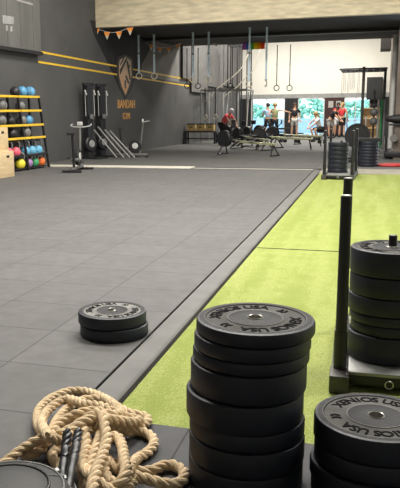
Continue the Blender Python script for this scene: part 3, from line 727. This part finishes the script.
# ------------------------------------------------------------------ cardio machines on the left
def ex_bike(label, loc, rz, m1='black'):
    r = thing('exercise_bike', label, 'exercise bike', loc, rz)
    MB().box((0, -.55, .03), (.62, .07, .06), bev=.01).build('front_foot', M['black'], r)
    MB().box((0, .50, .03), (.50, .07, .06), bev=.01).build('rear_foot', M['black'], r)
    MB().box((0, -.02, .09), (.08, 1.1, .06), bev=.01).build('base_rail', M['grey'], r)
    MB().tube([(0, .28, .1), (0, .36, .95)], .035, 12).build('seat_post', M['black'], r)
    MB().prism([(-.10, .16), (-.04, -.14), (.04, -.14), (.10, .16)], 0, .06, c=(0, .36, .95)).build('saddle', M['black'], r)
    MB().tube([(0, -.30, .1), (0, -.42, 1.12)], .035, 12).build('front_post', M['grey'], r)
    hb = MB().tube(catmull([Vector(q) for q in [(-.26, -.62, 1.20), (-.26, -.45, 1.16), (-.1, -.40, 1.13), (.1, -.40, 1.13), (.26, -.45, 1.16), (.26, -.62, 1.20)]], .05), .018, 10)
    hb.build('handlebar', M['midgrey'], r)
    MB().box((0, -.42, 1.22), (.14, .05, .10), bev=.01).build('console', M['lightgrey'], r)
    MB().lathe([(0, -.05), (.20, -.05), (.22, -.03), (.22, .03), (.20, .05), (0, .05)], c=(0, -.15, .36), axis=(1, 0, 0), seg=32).build('flywheel', M['black'], r)
    MB().lathe([(0, -.07), (.10, -.06), (.10, .06), (0, .07)], c=(0, -.15, .38), axis=(1, 0, 0), seg=24).build('hub_cover', M['lightgrey'], r)
    MB().tube([(-.10, .12, .30), (.10, .12, .30)], .05, 14).build('crank', M['grey'], r)
    for s in (-1, 1):
        MB().box((s*.15, .12+s*.10, .30+s*.06), (.09, .11, .025), bev=.006).build('pedal', M['black'], r)
    r.scale = (.94, .94, .94)
    return r
pb_ = fl(73, 172); ex_bike('exercise bike with white handlebar standing on the tiles left of the ski machines', (pb_.x, pb_.y+.25, 0), R_(188))
pb_ = fl(129, 157.5); ex_bike('small exercise bike beneath the wall sign', (pb_.x, pb_.y+.2, 0), R_(100))
def skierg(label, loc, rz, group):
    r = thing('ski_machine', label, 'ski machine', loc, rz, group)
    MB().box((0, .20, .02), (.50, .70, .04), bev=.01).build('floor_plate', M['black'], r)
    MB().prism([(-.15, -.08), (.15, -.08), (.12, .08), (-.12, .08)], .04, 2.24).build('column', M['black'], r)
    MB().lathe([(0, -.10), (.22, -.10), (.25, -.07), (.25, .07), (.22, .10), (0, .10)], c=(0, .02, .45), axis=(0, 1, 0), seg=32).build('flywheel_housing', M['black'], r)
    MB().lathe([(0, 0), (.12, 0), (.10, .03), (0, .035)], c=(0, .12, .45), axis=(0, 1, 0), seg=24).build('vent_cover', M['midgrey'], r)
    MB().box((0, .14, 1.28), (.18, .05, .15), bev=.015).build('monitor', M['grey'], r)
    MB().box((0, .02, 2.26), (.46, .09, .09), bev=.02).build('top_arm', M['black'], r)
    for s in (-1, 1):
        MB().tube([(s*.20, .06, 2.07), (s*.20, .08, 1.30)], .006, 6).build('cord', M['white'], r)
        h = MB().tube([(s*.20-.05, .08, 1.95), (s*.20, .09, 2.00), (s*.20+.04, .10, 2.08)], .022, 8); h.build('handle', M['white'], r)
    return r
for (x, yb2, lb) in ((89.5, 158.4, 'tall black ski machine, left of the pair by the wall'), (102, 156.2, 'tall black ski machine, right of the pair by the wall')):
    p = fl(x, yb2); skierg(lb, (p.x, p.y, 0), R_(-90)-.35, 'ski machines by the wall')
for i, (x0, y0, x1, y1) in enumerate([(94, 130, 117, 157.5), (98, 127, 124, 157.5), (105, 130, 130, 157.5), (110, 131, 135, 157.5)]):
    b1 = fl(x1, y1+.3, .02); a1 = atY(x0, y0, b1.y+.35)
    r = thing('barbell', ['leaning grey bar, first from the left below the ski machines', 'leaning grey bar, second from the left below the ski machines', 'leaning grey bar, third from the left below the ski machines', 'leaning grey bar, rightmost below the ski machines'][i], 'barbell', b1, 0, 'leaning bars')
    d = a1-b1
    MB().tube([(0, 0, 0), d], .022, 10).build('shaft', M['midgrey'], r)
    MB().tube([d*.80, d*1.0], .032, 10).build('sleeve', M['galv'], r)

# bench with three tan crates by the left wall
p = fl(194, 144.2)
bn = thing('storage_bench', 'low black storage bench against the left wall of the rear room', 'bench', (p.x+.2, p.y+.5, 0), 0)
MB().box((0, 0, .52), (1.35, .45, .06), bev=.01).build('top', M['black'], bn)
MB().box((0, 0, .22), (1.30, .42, .04), bev=.01).build('shelf', M['black'], bn)
for sx in (-1, 1):
    for sy in (-1, 1): MB().box((sx*.63, sy*.19, .245), (.06, .06, .49)).build('leg', M['black'], bn)
for i, dx in enumerate((-.42, 0, .42)):
    r = thing('crate', ['left tan crate on the storage bench', 'middle tan crate on the storage bench', 'right tan crate on the storage bench'][i], 'crate', (p.x+dx+.2, p.y+.5, .55), 0, 'tan crates')
    MB().box((0, 0, .14), (.33, .32, .28), bev=.01).build('body', M['tan'], r)
    MB().box((0, 0, .30), (.35, .34, .05), bev=.01).build('lid', M['black'], r)
    MB().box((0, -.165, .17), (.12, .01, .04)).build('handle_slot', M['black'], r)

# ------------------------------------------------------------------ rigs
def rig(label, x0, x1, y0, y1, h, nx, m, extra=True):
    r = thing('pull_up_rig', label, 'rig', (x0, y0, 0), 0)
    W, D = x1-x0, y1-y0
    for i in range(nx):
        for j in range(2):
            MB().box((W*i/(nx-1), D*j, h/2), (.055, .055, h), bev=.006).build('upright', m, r)
    for j in range(2): MB().box((W/2, D*j, h-.03), (W, .06, .06)).build('cross_beam', m, r)
    for i in range(nx): MB().box((W*i/(nx-1), D/2, h-.03), (.06, D, .06)).build('side_beam', m, r)
    for k in range(3): MB().tube([(0, D*(k+1)/4, h-.05), (W, D*(k+1)/4, h-.05)], .018, 8).build('pull_up_bar', M['grey'], r)
    return r
a = atY(206, 140, 33.0); b2 = atY(250, 140, 33.0)
rig('grey training rig in the left rear corner behind the rowing machines', a.x, b2.x, 32.0, 33.6, 2.35, 4, M['midgrey'])
a = atY(229, 100, 35.0); b2 = atY(248, 100, 35.0)
rig('tall dark rig frame rising behind the grey rig beside the cream wall', a.x, b2.x, 34.6, 35.8, 4.5, 3, M['black'])
for i, (xa, xb) in enumerate(((216, 225), (238, 246))):
    a = atY(xa, 104, 31.2); b2 = atY(xb, 104, 31.2)
    r = thing('barbell', ['upright pale bar leaning at the left of the rear rig', 'upright pale bar leaning at the right of the rear rig'][i], 'barbell', (b2.x, 31.2, 0), 0, 'upright bars at the rig')
    MB().tube([(0, 0, 0), (.0, .70, 2.2)], .02, 10).build('shaft', M['lightgrey'], r); MB().tube([(0, .55, 1.75), (0, .70, 2.2)], .03, 10).build('sleeve', M['galv'], r)
for i, pts in enumerate([[(245, 62), (238, 72), (226, 82), (214, 92), (209, 104)], [(253, 70), (247, 76), (236, 88), (224, 97), (221, 108)]]):
    tag(MB().tube(catmull([atY(x, y, 33.8) for x, y in [(pts[0][0]+8, pts[0][1]-22)]+pts], .1), .025, 8).build('climbing_rope', M['ropepale']), ['pale rope slung high above the rear rig, upper one', 'pale rope slung above the rear rig, lower one'][i], 'rope')
# rings on straps by the rear rig
for i, x in enumerate((205, 215)):
    ring_pair_item(['left pale ring low beside the rear rig', 'right pale ring low beside the rear rig'][i], x, 117, 31.0, 2.4, M['strapdark'], M['ringwood'], group='low rings by the rig')
# overhead ladder rig on the right
a = atY(341, 70, 30); pz = 2.92
rg = thing('overhead_rig', 'black overhead pull-up frame in front of the cream wall at right', 'rig', (a.x, 29, 0), 0)
Wd = atY(387, 70, 30).x-a.x
for j in (0, 1.2, 2.4): MB().tube([(0, j, pz), (Wd, j, pz)], .03, 8).build('long_bar', M['black'], rg)
for k in range(8): MB().tube([(Wd*k/7, 0, pz), (Wd*k/7, 2.4, pz)], .018, 8).build('rung', M['grey'], rg)
px_ = atY(364, 70, 29).x-a.x
MB().box((px_, 0, 1.495), (.11, .08, 2.99), bev=.01).build('post', M['grey'], rg)
MB().box((Wd-.05, 1.2, 1.46), (.10, .10, 2.92), bev=.01).build('post', M['black'], rg)
for i, (x, yb_) in enumerate([(342, 95), (344.5, 92), (348, 93), (351, 90), (353.5, 90), (358, 95)]):
    p1 = atY(x, 72, 29.6); p2 = atY(x, yb_, 29.6)
    c = [(0, 0, pz-.02-p2.z), (.01, 0, (pz-p2.z)*.5), (0, 0, 0)]
    r = tag(MB().tube([(0-.02, 0, pz-.03-p2.z), (-.03, 0, .1), (0, 0, 0), (.03, 0, .1), (.02, 0, pz-.03-p2.z)], .006, 6).build('resistance_band', M['grey'] if i % 2 else M['strapdark'], loc=(p2.x, 29.6, p2.z)),
            'thin resistance band looped over the overhead frame', 'resistance band', 'resistance bands')

# right rear: cabinet, soffit box, pipe, poster
p = atY(374.5, 88.5, 39.8)
cb = thing('wall_cabinet', 'dark grey cabinet mounted on the cream wall', 'cabinet', (p.x, 39.82, p.z))
MB().box((0, 0, 0), (.78, .30, 1.15), bev=.01).build('carcass', M['cabinet'], cb); MB().box((-.02, -.155, 0), (.70, .02, 1.05), bev=.005).build('door', M['cabinet'], cb)
MB().box((-.02, -.18, -.05), (.06, .03, .22), bev=.005).build('handle', M['black'], cb)
p = atY(383, 41.5, 33)
struct(MB().box((p.x+.12, 33, p.z-.12), (.42, 1.6, .5)).build('trim_13', M['felt'], smooth=False), 'grey duct box under the ceiling')
pp = atY(392.5, 100, 25.5)
tag(MB().tube([(0, 0, 0), (0, 0, 3.8)], .075, 20).build('white_pipe', M['white'], loc=(pp.x, 25.6, 0)), 'vertical white pipe beside the brown wall at the right edge', 'pipe')
pp2 = atY(398.5, 100, 22)
struct(MB().box((pp2.x+.33, 22, 1.8), (.8, .5, 3.6)).build('wall_column_right', M['brown'], smooth=False), 'brown column at the right edge')
# dark banner with two small pictures between the windows
bx = (xs[3]+xs[4])/2
bn_ = thing('banner', 'dark banner with two small pale pictures between the rear windows', 'banner', (bx, yb-.06, 1.05))
MB().box((0, 0, 0), (.92, .02, 1.9)).build('cloth', mat('dark_red_banner', (.05, .02, .02), .8, noise=(2, .3)), bn_, smooth=False)
for dx in (-.18, .22): MB().box((dx, -.015, .62), (.26, .01, .34)).build('picture', M['cl_grey'], bn_, smooth=False)

# ------------------------------------------------------------------ rowing machines
def rower(label, loc, rz, group, first=None):
    if first is not None: return dup(first, loc, rz, label, group)
    r = thing('rowing_machine', label, 'rowing machine', loc, rz, group)
    MB().box((1.0, 0, .40), (1.55, .07, .07), rot=Matrix.Rotation(R_(3), 3, 'Y'), bev=.006).build('rail', M['railgold'], r)['label'] = 'pale metal rail'
    MB().lathe([(0, -.09), (.24, -.09), (.27, -.06), (.27, .06), (.24, .09), (0, .09)], c=(-.15, 0, .52), axis=(0, 1, 0), seg=32).build('flywheel', M['black'], r)
    MB().tube([(-.15, 0, .5), (.30, 0, .42)], .05, 10).build('front_frame', M['black'], r)
    MB().tube([(.05, 0, .75), (-.05, 0, .5)], .03, 10).build('arm_post', M['black'], r)
    MB().box((.20, 0, .95), (.05, .20, .16), bev=.01).build('monitor', M['black'], r)
    MB().tube([(.02, 0, .70), (.19, 0, .92)], .018, 8).build('monitor_arm', M['black'], r)
    MB().tube([(.32, -.24, .50), (.32, .24, .50)], .016, 8).build('handle', M['grey'], r)
    MB().box((.95, 0, .50), (.24, .32, .05), bev=.02).build('seat', M['black'], r)
    for s in (-1, 1): MB().box((.38, s*.14, .36), (.30, .11, .03), rot=Matrix.Rotation(R_(-35), 3, 'Y'), bev=.006).build('footrest', M['black'], r)
    MB().tube([(-.12, 0, .45), (-.22, -.28, .02)], .022, 8).tube([(-.12, 0, .45), (-.22, .28, .02)], .022, 8).tube([(-.22, -.3, .02), (-.22, .3, .02)], .022, 8).build('front_leg', M['black'], r)
    MB().tube([(1.66, 0, .38), (1.74, -.24, .02)], .02, 8).tube([(1.66, 0, .38), (1.74, .24, .02)], .02, 8).tube([(1.74, -.28, .02), (1.74, .28, .02)], .022, 8).build('rear_leg', M['black'], r)
    return r
rows = [(228, 154.5, -22, 'rowing machine nearest the camera at the left of the group'),
        (240, 148.5, -46, 'rowing machine second from the left, rail slanting towards the viewer'),
        (250, 146.5, -44, 'rowing machine third from the left, rail slanting towards the viewer'),
        (263, 149, 2, 'rowing machine in the middle of the rear floor with long pale rail'),
        (276, 146.0, 5, 'rowing machine right of the middle one, rail pointing right'),
        (230, 145, -35, 'rowing machine behind at the left, close to the rig'),
        (262, 143.5, -25, 'rowing machine behind, in front of the couple in shorts')]
first = None
for x, y, rz, lb in rows:
    p = fl(x, y); q = rower(lb, (p.x, p.y, 0), R_(rz), 'rowing machines', first); first = first or q

# dumbbells scattered on the rear floor
def dumbbell(label, loc, rz, first=None):
    if first is not None: return dup(first, loc, rz, label, 'dumbbells on the rear floor')
    r = thing('dumbbell', label, 'dumbbell', loc, rz, 'dumbbells on the rear floor')
    MB().tube([(-.08, 0, .08), (.08, 0, .08)], .017, 8).build('grip', M['steel'], r)
    for s in (-1, 1):
        MB().prism([(.08*math.cos(R_(60*k+30)), .08*math.sin(R_(60*k+30))) for k in range(6)], -.055, .055, Matrix.Rotation(R_(90), 3, 'Y'), (s*.13, 0, .08)).build('head', M['black'], r)
    return r
fd = None
for x, y in ((281, 139), (301, 139.5), (305, 137.5), (309, 139), (313, 142), (317, 140), (283, 142.5), (297, 143), (322, 143.5), (276, 138)):
    p = fl(x, y); q = dumbbell('small black dumbbell on the rear floor between the people', (p.x, p.y, 0), random.uniform(0, 3), fd); fd = fd or q
p = fl(281, 137)
bt = thing('flat_bench', 'low black bench in front of the dark column in the rear', 'bench', (p.x, p.y+.6, 0), 0)
MB().box((0, 0, .42), (1.15, .30, .09), bev=.02).build('pad', M['softblack'], bt)
for s in (-1, 1): MB().box((s*.42, 0, .19), (.06, .28, .38)).build('leg', M['black'], bt)

# ------------------------------------------------------------------ machines at the right edge
p = fl(357, 164.5)
ab = thing('air_bike', 'black fan bike behind the far plate stack', 'exercise bike', (p.x-.05, p.y+.75, 0), R_(8))
MB().lathe([(0, -.06), (.30, -.06), (.32, -.04), (.32, .04), (.30, .06), (0, .06)], c=(0, -.05, .72), axis=(0, 1, .0), seg=36).build('fan_cage', M['black'], ab)
MB().lathe([(.29, -.02), (.335, -.02), (.335, .02), (.29, .02)], c=(0, -.11, .72), axis=(0, 1, 0), seg=36, closed=True).build('cage_rim', M['black'], ab)
MB().box((0, 0, .04), (.5, .08, .08), bev=.01).box((0, .9, .04), (.5, .08, .08), bev=.01).box((0, .45, .10), (.08, .95, .08), bev=.01).build('base', M['black'], ab)
MB().tube([(0, .0, .08), (0, .02, .50)], .04, 10).tube([(0, .55, .1), (0, .65, .85)], .035, 10).build('posts', M['black'], ab)
MB().box((0, .66, .89), (.24, .26, .08), bev=.03).build('saddle', M['black'], ab)
for s in (-1, 1): MB().tube([(s*.20, .12, .30), (s*.24, .15, .8), (s*.26, .35, 1.22)], .02, 8).build('handle_arm', M['grey'], ab)
p = fl(394, 160)
tm = thing('treadmill', 'black curved treadmill cut off by the right edge', 'treadmill', (p.x+.15, p.y+.25, 0), R_(0))
MB().box((0, .85, .14), (.85, 1.7, .16), bev=.03).build('deck', M['black'], tm)
MB().box((0, .85, .235), (.5, 1.5, .03), bev=.01).build('belt', M['grey'], tm)
for s in (-1, 1):
    MB().box((s*.38, .1, .70), (.07, .09, 1.05), bev=.01).build('upright', M['black'], tm)
    MB().tube([(s*.38, .12, 1.0), (s*.38, .9, .95)], .025, 8).build('handrail', M['grey'], tm)
MB().ball((0, .05, 1.14), 1, 20, sc=(.43, .16, .13)).build('console_hood', M['softblack'], tm)
MB().box((0, .02, .98), (.66, .10, .05), bev=.01).build('cross_bar', M['black'], tm)
MB().lathe([(0, 0), (.10, 0), (.11, .01), (.11, .03), (0, .03)], c=(-.18, -.12, .60), axis=(0, 1, 0), seg=20).build('speaker_grille', M['grey'], tm)
p = fl(390, 166.7)
tag(MB().lathe([(0, 0), (.33, 0), (.345, .02), (.34, .045), (.31, .055), (0, .05)], seg=40).build('red_cushion', M['red'], loc=(p.x+.03, p.y+.2, .006)), 'flat red round pad on the floor at the right edge', 'pad')
# ball post
p = fl(372, 152)
bp_ = thing('ball_stand', 'black upright stand holding two dark balls behind the plate stack', 'stand', (p.x, p.y, 0))
MB().tube([(0, 0, .03), (0, 0, 2.0)], .03, 10).build('pole', M['black'], bp_); MB().lathe([(0, 0), (.25, 0), (.25, .03), (0, .04)], seg=24).build('foot', M['black'], bp_)
for zz in (.95, 1.25, 1.55): MB().tube([(.12*math.cos(a), -.14+.12*math.sin(a), zz) for a in [2*PI*i/16 for i in range(16)]], .01, 6, closed=True).build('cradle', M['grey'], bp_)
for i, zz in enumerate((1.0, 1.30)):
    tag(MB().ball((0, 0, 0), .13, 20).build('slam_ball', M['b_grey'], loc=(p.x, p.y-.165, zz+.02)), ['dark grey ball in the lower cradle of the ball stand', 'dark grey ball in the upper cradle of the ball stand'][i], 'ball')
# wooden shelf unit seen through to the right window
p = fl(371, 141)
ws = thing('wooden_shelf', 'pale wooden shelf unit behind the ball stand near the right window', 'shelf', (p.x, p.y+3.0, 0))
for s in (-1, 1): MB().box((s*.5, 0, .75), (.04, .4, 1.5)).build('side_panel', M['wood'], ws)
for zz in (.06, .5, .95, 1.44): MB().box((0, 0, zz), (.96, .4, .04)).build('shelf', M['wood'], ws)
MB().box((0, .19, .75), (.96, .02, 1.4)).build('back_panel', M['wood'], ws)
# vertical storage of poles at the rear right
for i, (x, m) in enumerate([(377, 'lightgrey'), (380, 'k_green'), (383, 'midgrey'), (386, 'grey')]):
    p = atY(x, 140, 28)
    tag(MB().tube([(0, 0, 0), (0, 0, 1.75)], .045, 10).build('foam_roller_pole', M[m], loc=(p.x, 28, 0)), ['pale upright tube, leftmost of the four by the right wall', 'green upright tube by the right wall', 'mid grey upright tube right of the green one', 'dark grey upright tube nearest the right wall'][i], 'tube')

# ------------------------------------------------------------------ people
def skinmesh(chains, name, m, parent, sub=1):
    """chains: list of lists of (point, radius); the first point of a later chain may repeat an earlier point to branch from it"""
    V = []; Rr = []; E = []; idx = {}
    def key(p): return (round(p[0], 4), round(p[1], 4), round(p[2], 4))
    for ch in chains:
        prev = None
        for p, r in ch:
            kx = key(p)
            if kx not in idx: idx[kx] = len(V); V.append(p); Rr.append(r)
            cur = idx[kx]
            if prev is not None: E.append((prev, cur))
            prev = cur
    me = bpy.data.meshes.new(name); me.from_pydata(V, E, [])
    o = bpy.data.objects.new(name, me); C.objects.link(o)
    md = o.modifiers.new('skin', 'SKIN'); md.use_smooth_shade = True
    sv = me.skin_vertices[0].data
    for i, r in enumerate(Rr):
        rr = r if isinstance(r, tuple) else (r, r)
        sv[i].radius = rr; sv[i].use_root = (i == 0)
    ss = o.modifiers.new('sub', 'SUBSURF'); ss.levels = sub; ss.render_levels = sub
    bpy.context.view_layer.update()
    dg = bpy.context.evaluated_depsgraph_get(); nm = bpy.data.meshes.new_from_object(o.evaluated_get(dg))
    nm.polygons.foreach_set('use_smooth', [True]*len(nm.polygons))
    bpy.data.objects.remove(o); n = bpy.data.objects.new(name, nm); nm.materials.clear(); nm.materials.append(m); C.objects.link(n); n.parent = parent
    return n
def V3(*a): return Vector(a)
def person(label, loc, rz, J, shirt, short, hair, long_pants=False, sleeveless=False, cap=None, long_hair=False):
    r = thing('person', label, 'person', loc, rz)
    g_ = lambda k: tuple(J[k])
    mid = lambda a, b, t=.5: tuple(Vector(J[a]).lerp(Vector(J[b]), t))
    nk = Vector(J['neck']); hd = Vector(J['head'])
    ch = [[(g_('pelvis'), .115), (mid('pelvis', 'chest', .5), .105), (g_('chest'), .125), (g_('neck'), .055), (tuple(hd-(hd-nk).normalized()*.06), .06), (tuple(hd), .088), (tuple(hd+(hd-nk).normalized()*.07), .07)]]
    for s in 'lr':
        ch.append([(g_('chest'), .125), (g_('sh_'+s), .055), (mid('sh_'+s, 'el_'+s), .046), (g_('el_'+s), .037), (mid('el_'+s, 'ha_'+s), .034), (g_('ha_'+s), .024)])
        ch.append([(g_('pelvis'), .115), (g_('hip_'+s), .088), (mid('hip_'+s, 'kn_'+s), .072), (g_('kn_'+s), .052), (mid('kn_'+s, 'an_'+s, .35), .052), (g_('an_'+s), .034)])
    body = skinmesh(ch, 'body', M['skin'], r)
    # hands, nose and ears joined to the body mesh
    X = MB(); up = (hd-nk).normalized()
    fw = Vector(J.get('face', (0, -1, 0))).normalized(); sd = fw.cross(up).normalized()
    X.ball(hd+fw*.098-up*.005, .02, 8, (1, 1, 1.3)); X.ball(hd+sd*.085, .022, 8, (.6, 1, 1.3)); X.ball(hd-sd*.085, .022, 8, (.6, 1, 1.3))
    X.ball(hd+fw*.085-up*.05, .022, 8, (1.3, .6, .5))
    for s in 'lr':
        h = Vector(J['ha_'+s]); d = (h-Vector(J['el_'+s])).normalized(); a, b = frame(d); sg = 1 if s == 'l' else -1
        X.tube([h-d*.01, h+d*.04, h+d*.085], [.024, .038, .034], 8)
        for i, ln in enumerate((.062, .075, .070, .052)):
            o2 = a*((i-1.5)*.019); X.tube([h+d*.075+o2, h+d*(.075+ln*.6)+o2*1.1+b*.008, h+d*(.075+ln)+o2*1.1+b*.022], [.0095, .009, .007], 6)
        X.tube([h+d*.02+a*.03*sg, h+d*.05+a*.05*sg+b*.01, h+d*.085+a*.055*sg+b*.02], [.012, .010, .008], 6)
    xo = X.build('extra', M['skin'])
    bm = bmesh.new(); bm.from_mesh(body.data); bm.from_mesh(xo.data); bm.to_mesh(body.data); bm.free(); bpy.data.objects.remove(xo)
    body.data.polygons.foreach_set('use_smooth', [True]*len(body.data.polygons))
    # eyes
    e = MB()
    for s in (-1, 1): e.ball(hd+fw*.082+sd*.033*s+up*.012, .011, 8)
    e.build('eye', M['black'], r)
    # shirt
    sc = [[(mid('pelvis', 'chest', .12), .128), (mid('pelvis', 'chest', .5), .126), (g_('chest'), .145), (mid('chest', 'neck', .75), .09)]]
    for s in 'lr':
        q = [(g_('chest'), .145), (g_('sh_'+s), .072)]
        if not sleeveless: q.append((mid('sh_'+s, 'el_'+s, .62), .064))
        sc.append(q)
    skinmesh(sc, 'shirt', shirt, r)
    sc = []
    for s in 'lr':
        q = [(g_('pelvis'), .132), (g_('hip_'+s), .108), (mid('hip_'+s, 'kn_'+s), .09), (mid('hip_'+s, 'kn_'+s, .85), .078)]
        if long_pants: q += [(g_('kn_'+s), .064), (mid('kn_'+s, 'an_'+s, .35), .062), (mid('kn_'+s, 'an_'+s, .95), .045)]
        sc.append(q)
    skinmesh(sc, 'leggings' if long_pants else 'shorts', short, r)
    for s in 'lr':
        a = Vector(J['an_'+s]); t = Vector(J.get('toe_'+s, tuple(a+Vector((0, -.17, -.05))))); d = (t-a); d.z = 0; d.normalize()
        f = MB(); f.box((a.x+d.x*.065, a.y+d.y*.065, a.z-.045), (.10, .27, .07), bev=.025, rot=Matrix.Rotation(math.atan2(d.y, d.x)+PI/2, 3, 'Z')); f.build('shoe', M['black'], r)
    hb = MB(); hb.ball(hd-fw*.018+up*.035, .103, 16, (.97, 1.0, 1.0), None)
    if long_hair: hb.tube([hd-fw*.09+up*.02, hd-fw*.14-up*.06, hd-fw*.13-up*.2], [.04, .045, .02], 10)
    hb.build('hair', cap or hair, r)
    return r
def stand(dx=.0, **k):
    J = dict(pelvis=(0, 0, .95), chest=(0, .0, 1.30), neck=(0, 0, 1.50), head=(0, -.02, 1.63),
             sh_l=(.19, 0, 1.42), sh_r=(-.19, 0, 1.42), el_l=(.25, .03, 1.14), el_r=(-.25, .03, 1.14), ha_l=(.27, -.06, .90), ha_r=(-.27, -.06, .90),
             hip_l=(.09, 0, .90), hip_r=(-.09, 0, .90), kn_l=(.12, -.02, .50), kn_r=(-.12, -.02, .50), an_l=(.13, .02, .08), an_r=(-.13, .02, .08))
    J.update(k); return J
p = fl(294, 138.2)
person('person in a black t-shirt and grey shorts standing by the dark column', (p.x, p.y, 0), R_(10), stand(), M['cl_black'], M['cl_grey'], M['hair_dark'])
p = fl(267.5, 139.0)
person('person in a pale blue shirt standing with back turned, left of the couple', (p.x, p.y, 0), R_(200), stand(kn_l=(.12, -.05, .5), el_l=(.26, -.06, 1.16), ha_l=(.22, -.28, 1.12)), M['cl_blue'], M['cl_black'], M['hair_dark'])
p = fl(275, 139.5)
person('person in an olive top reaching one arm out, right of the couple', (p.x, p.y-.3, 0), R_(20), stand(chest=(.02, -.04, 1.28), el_l=(.42, -.10, 1.36), ha_l=(.62, -.20, 1.30), el_r=(-.30, -.10, 1.2), ha_r=(-.20, -.3, 1.2)), M['cl_olive'], M['cl_black'], M['hair_blond'], sleeveless=True)
def squat(**k):
    J = dict(pelvis=(0, .10, .52), chest=(0, -.12, .82), neck=(0, -.22, .99), head=(0, -.28, 1.11),
             sh_l=(.19, -.18, .92), sh_r=(-.19, -.18, .92), el_l=(.27, -.38, .72), el_r=(-.27, -.38, .72), ha_l=(.12, -.50, .58), ha_r=(-.12, -.50, .58),
             hip_l=(.10, .08, .50), hip_r=(-.10, .08, .50), kn_l=(.20, -.32, .50), kn_r=(-.20, -.32, .50), an_l=(.18, -.16, .08), an_r=(-.18, -.16, .08))
    J.update(k); return J
p = fl(318.5, 139.8)
s1 = person('blond person in a white and dark top sitting crouched forward in the rear', (p.x, p.y, 0), R_(-60), squat(chest=(0, -.10, .86), neck=(0, -.16, 1.08), head=(0, -.20, 1.20), sh_l=(.19, -.12, 1.0), sh_r=(-.19, -.12, 1.0)), M['cl_white'], M['cl_black'], M['hair_blond'], long_hair=True)
st_ = thing('stool', 'low black stool under the crouching blond person', 'stool', (p.x, p.y, 0), R_(-60))
MB().box((0, .12, .36), (.36, .30, .06), bev=.02).build('seat', M['softblack'], st_)
for sx in (-1, 1):
    for sy in (-1, 1): MB().tube([(sx*.15, .12+sy*.12, .33), (sx*.16, .12+sy*.13, 0)], .015, 8).build('leg', M['black'], st_)
p = fl(330.5, 138.2)
person('person in a black t-shirt and pale shorts bending forward before the banner', (p.x, p.y, 0), R_(75), stand(pelvis=(0, .08, .88), hip_l=(.1, .08, .84), hip_r=(-.1, .08, .84), chest=(0, -.10, 1.18), neck=(0, -.22, 1.34), head=(0, -.30, 1.45), sh_l=(.19, -.16, 1.28), sh_r=(-.19, -.16, 1.28), el_l=(.22, -.34, 1.05), el_r=(-.22, -.34, 1.05), ha_l=(.15, -.48, .88), ha_r=(-.15, -.48, .88), kn_l=(.13, -.12, .48), kn_r=(-.13, .06, .48)), M['cl_black'], M['cl_grey'], M['hair_dark'])
p = fl(341.5, 137.2)
person('person in a red top with bare legs facing away before the banner', (p.x, p.y, 0), R_(160), stand(el_l=(.26, -.10, 1.2), ha_l=(.15, -.26, 1.3)), M['cl_red'], M['cl_black'], M['hair_blond'], sleeveless=True, long_hair=True)
p = fl(336.5, 137.4)
person('person in a bright red shirt half hidden behind the one in black', (p.x, p.y+.7, 0), R_(10), stand(), M['cl_red'], M['cl_white'], M['hair_dark'])
p = fl(217.0, 146)
person('person in a coral red top and white cap bent over a rowing machine', (p.x+.05, p.y+1.2, 0), R_(65), stand(pelvis=(0, .10, .86), hip_l=(.1, .1, .82), hip_r=(-.1, .1, .82), chest=(0, -.12, 1.12), neck=(0, -.28, 1.27), head=(0, -.36, 1.37), sh_l=(.19, -.2, 1.22), sh_r=(-.19, -.2, 1.22), el_l=(.24, -.38, 1.0), el_r=(-.24, -.38, 1.0), ha_l=(.18, -.5, .82), ha_r=(-.18, -.5, .82), kn_l=(.13, -.1, .48), kn_r=(-.13, 0, .48)), M['cl_pink'], M['cl_black'], M['hair_dark'], cap=M['cl_white'], long_pants=True)

# ------------------------------------------------------------------ lamps
def lamp(label, loc, size, power, col, z_top, group=None):
    r = thing('ceiling_lamp', label, 'lamp', loc, 0, group)
    MB().box((0, 0, .06), (size[0]+.08, size[1]+.08, .10), bev=.01).build('housing', M['white'], r)
    MB().tube([(0, 0, .1), (0, 0, z_top-loc[2])], .02, 8).build('rod', M['grey'], r)
    l = bpy.data.lights.new('lamp_light', 'AREA'); l.shape = 'RECTANGLE'; l.size = size[0]; l.size_y = size[1]; l.energy = power; l.color = col
    o = bpy.data.objects.new('lamp_light', l); C.objects.link(o); o.parent = r; o.location = (0, 0, -.005)
for i, (x, y, p_) in enumerate([(-5.0, 6.2, 400), (-1.4, 6.6, 520), (2.4, 6.2, 380), (-5.0, 10.8, 380), (-1.0, 10.8, 380), (-5.0, 16.8, 420), (-.6, 16.8, 420)]):  # out of view; the pair nearest the beam is added to brighten its face
    lamp('unseen white ceiling lamp of the front hall', (x, y, 6.9), (1.6, .9), p_, (1.0, .96, .90), HZ, 'front hall lamps')
for i, (x, y, p_) in enumerate([(-5.4, 32.0, 400), (-1.6, 32.0, 400), (-5.0, 36.4, 300), (-1.4, 36.4, 300)]):
    lamp('white ceiling lamp of the rear room', (x, y, 5.9), (1.6, .9), p_, (1.0, .97, .90), 6.2, 'rear room lamps')

w = bpy.data.worlds.new('world'); bpy.context.scene.world = w; w.use_nodes = True
w.node_tree.nodes['Background'].inputs[0].default_value = (.85, .93, 1.0, 1); w.node_tree.nodes['Background'].inputs[1].default_value = 4.2
vs_ = bpy.context.scene.view_settings
vs_.view_transform = 'Standard'; vs_.look = 'None'; vs_.gamma = 1; vs_.use_curve_mapping = False; vs_.exposure = 0.0
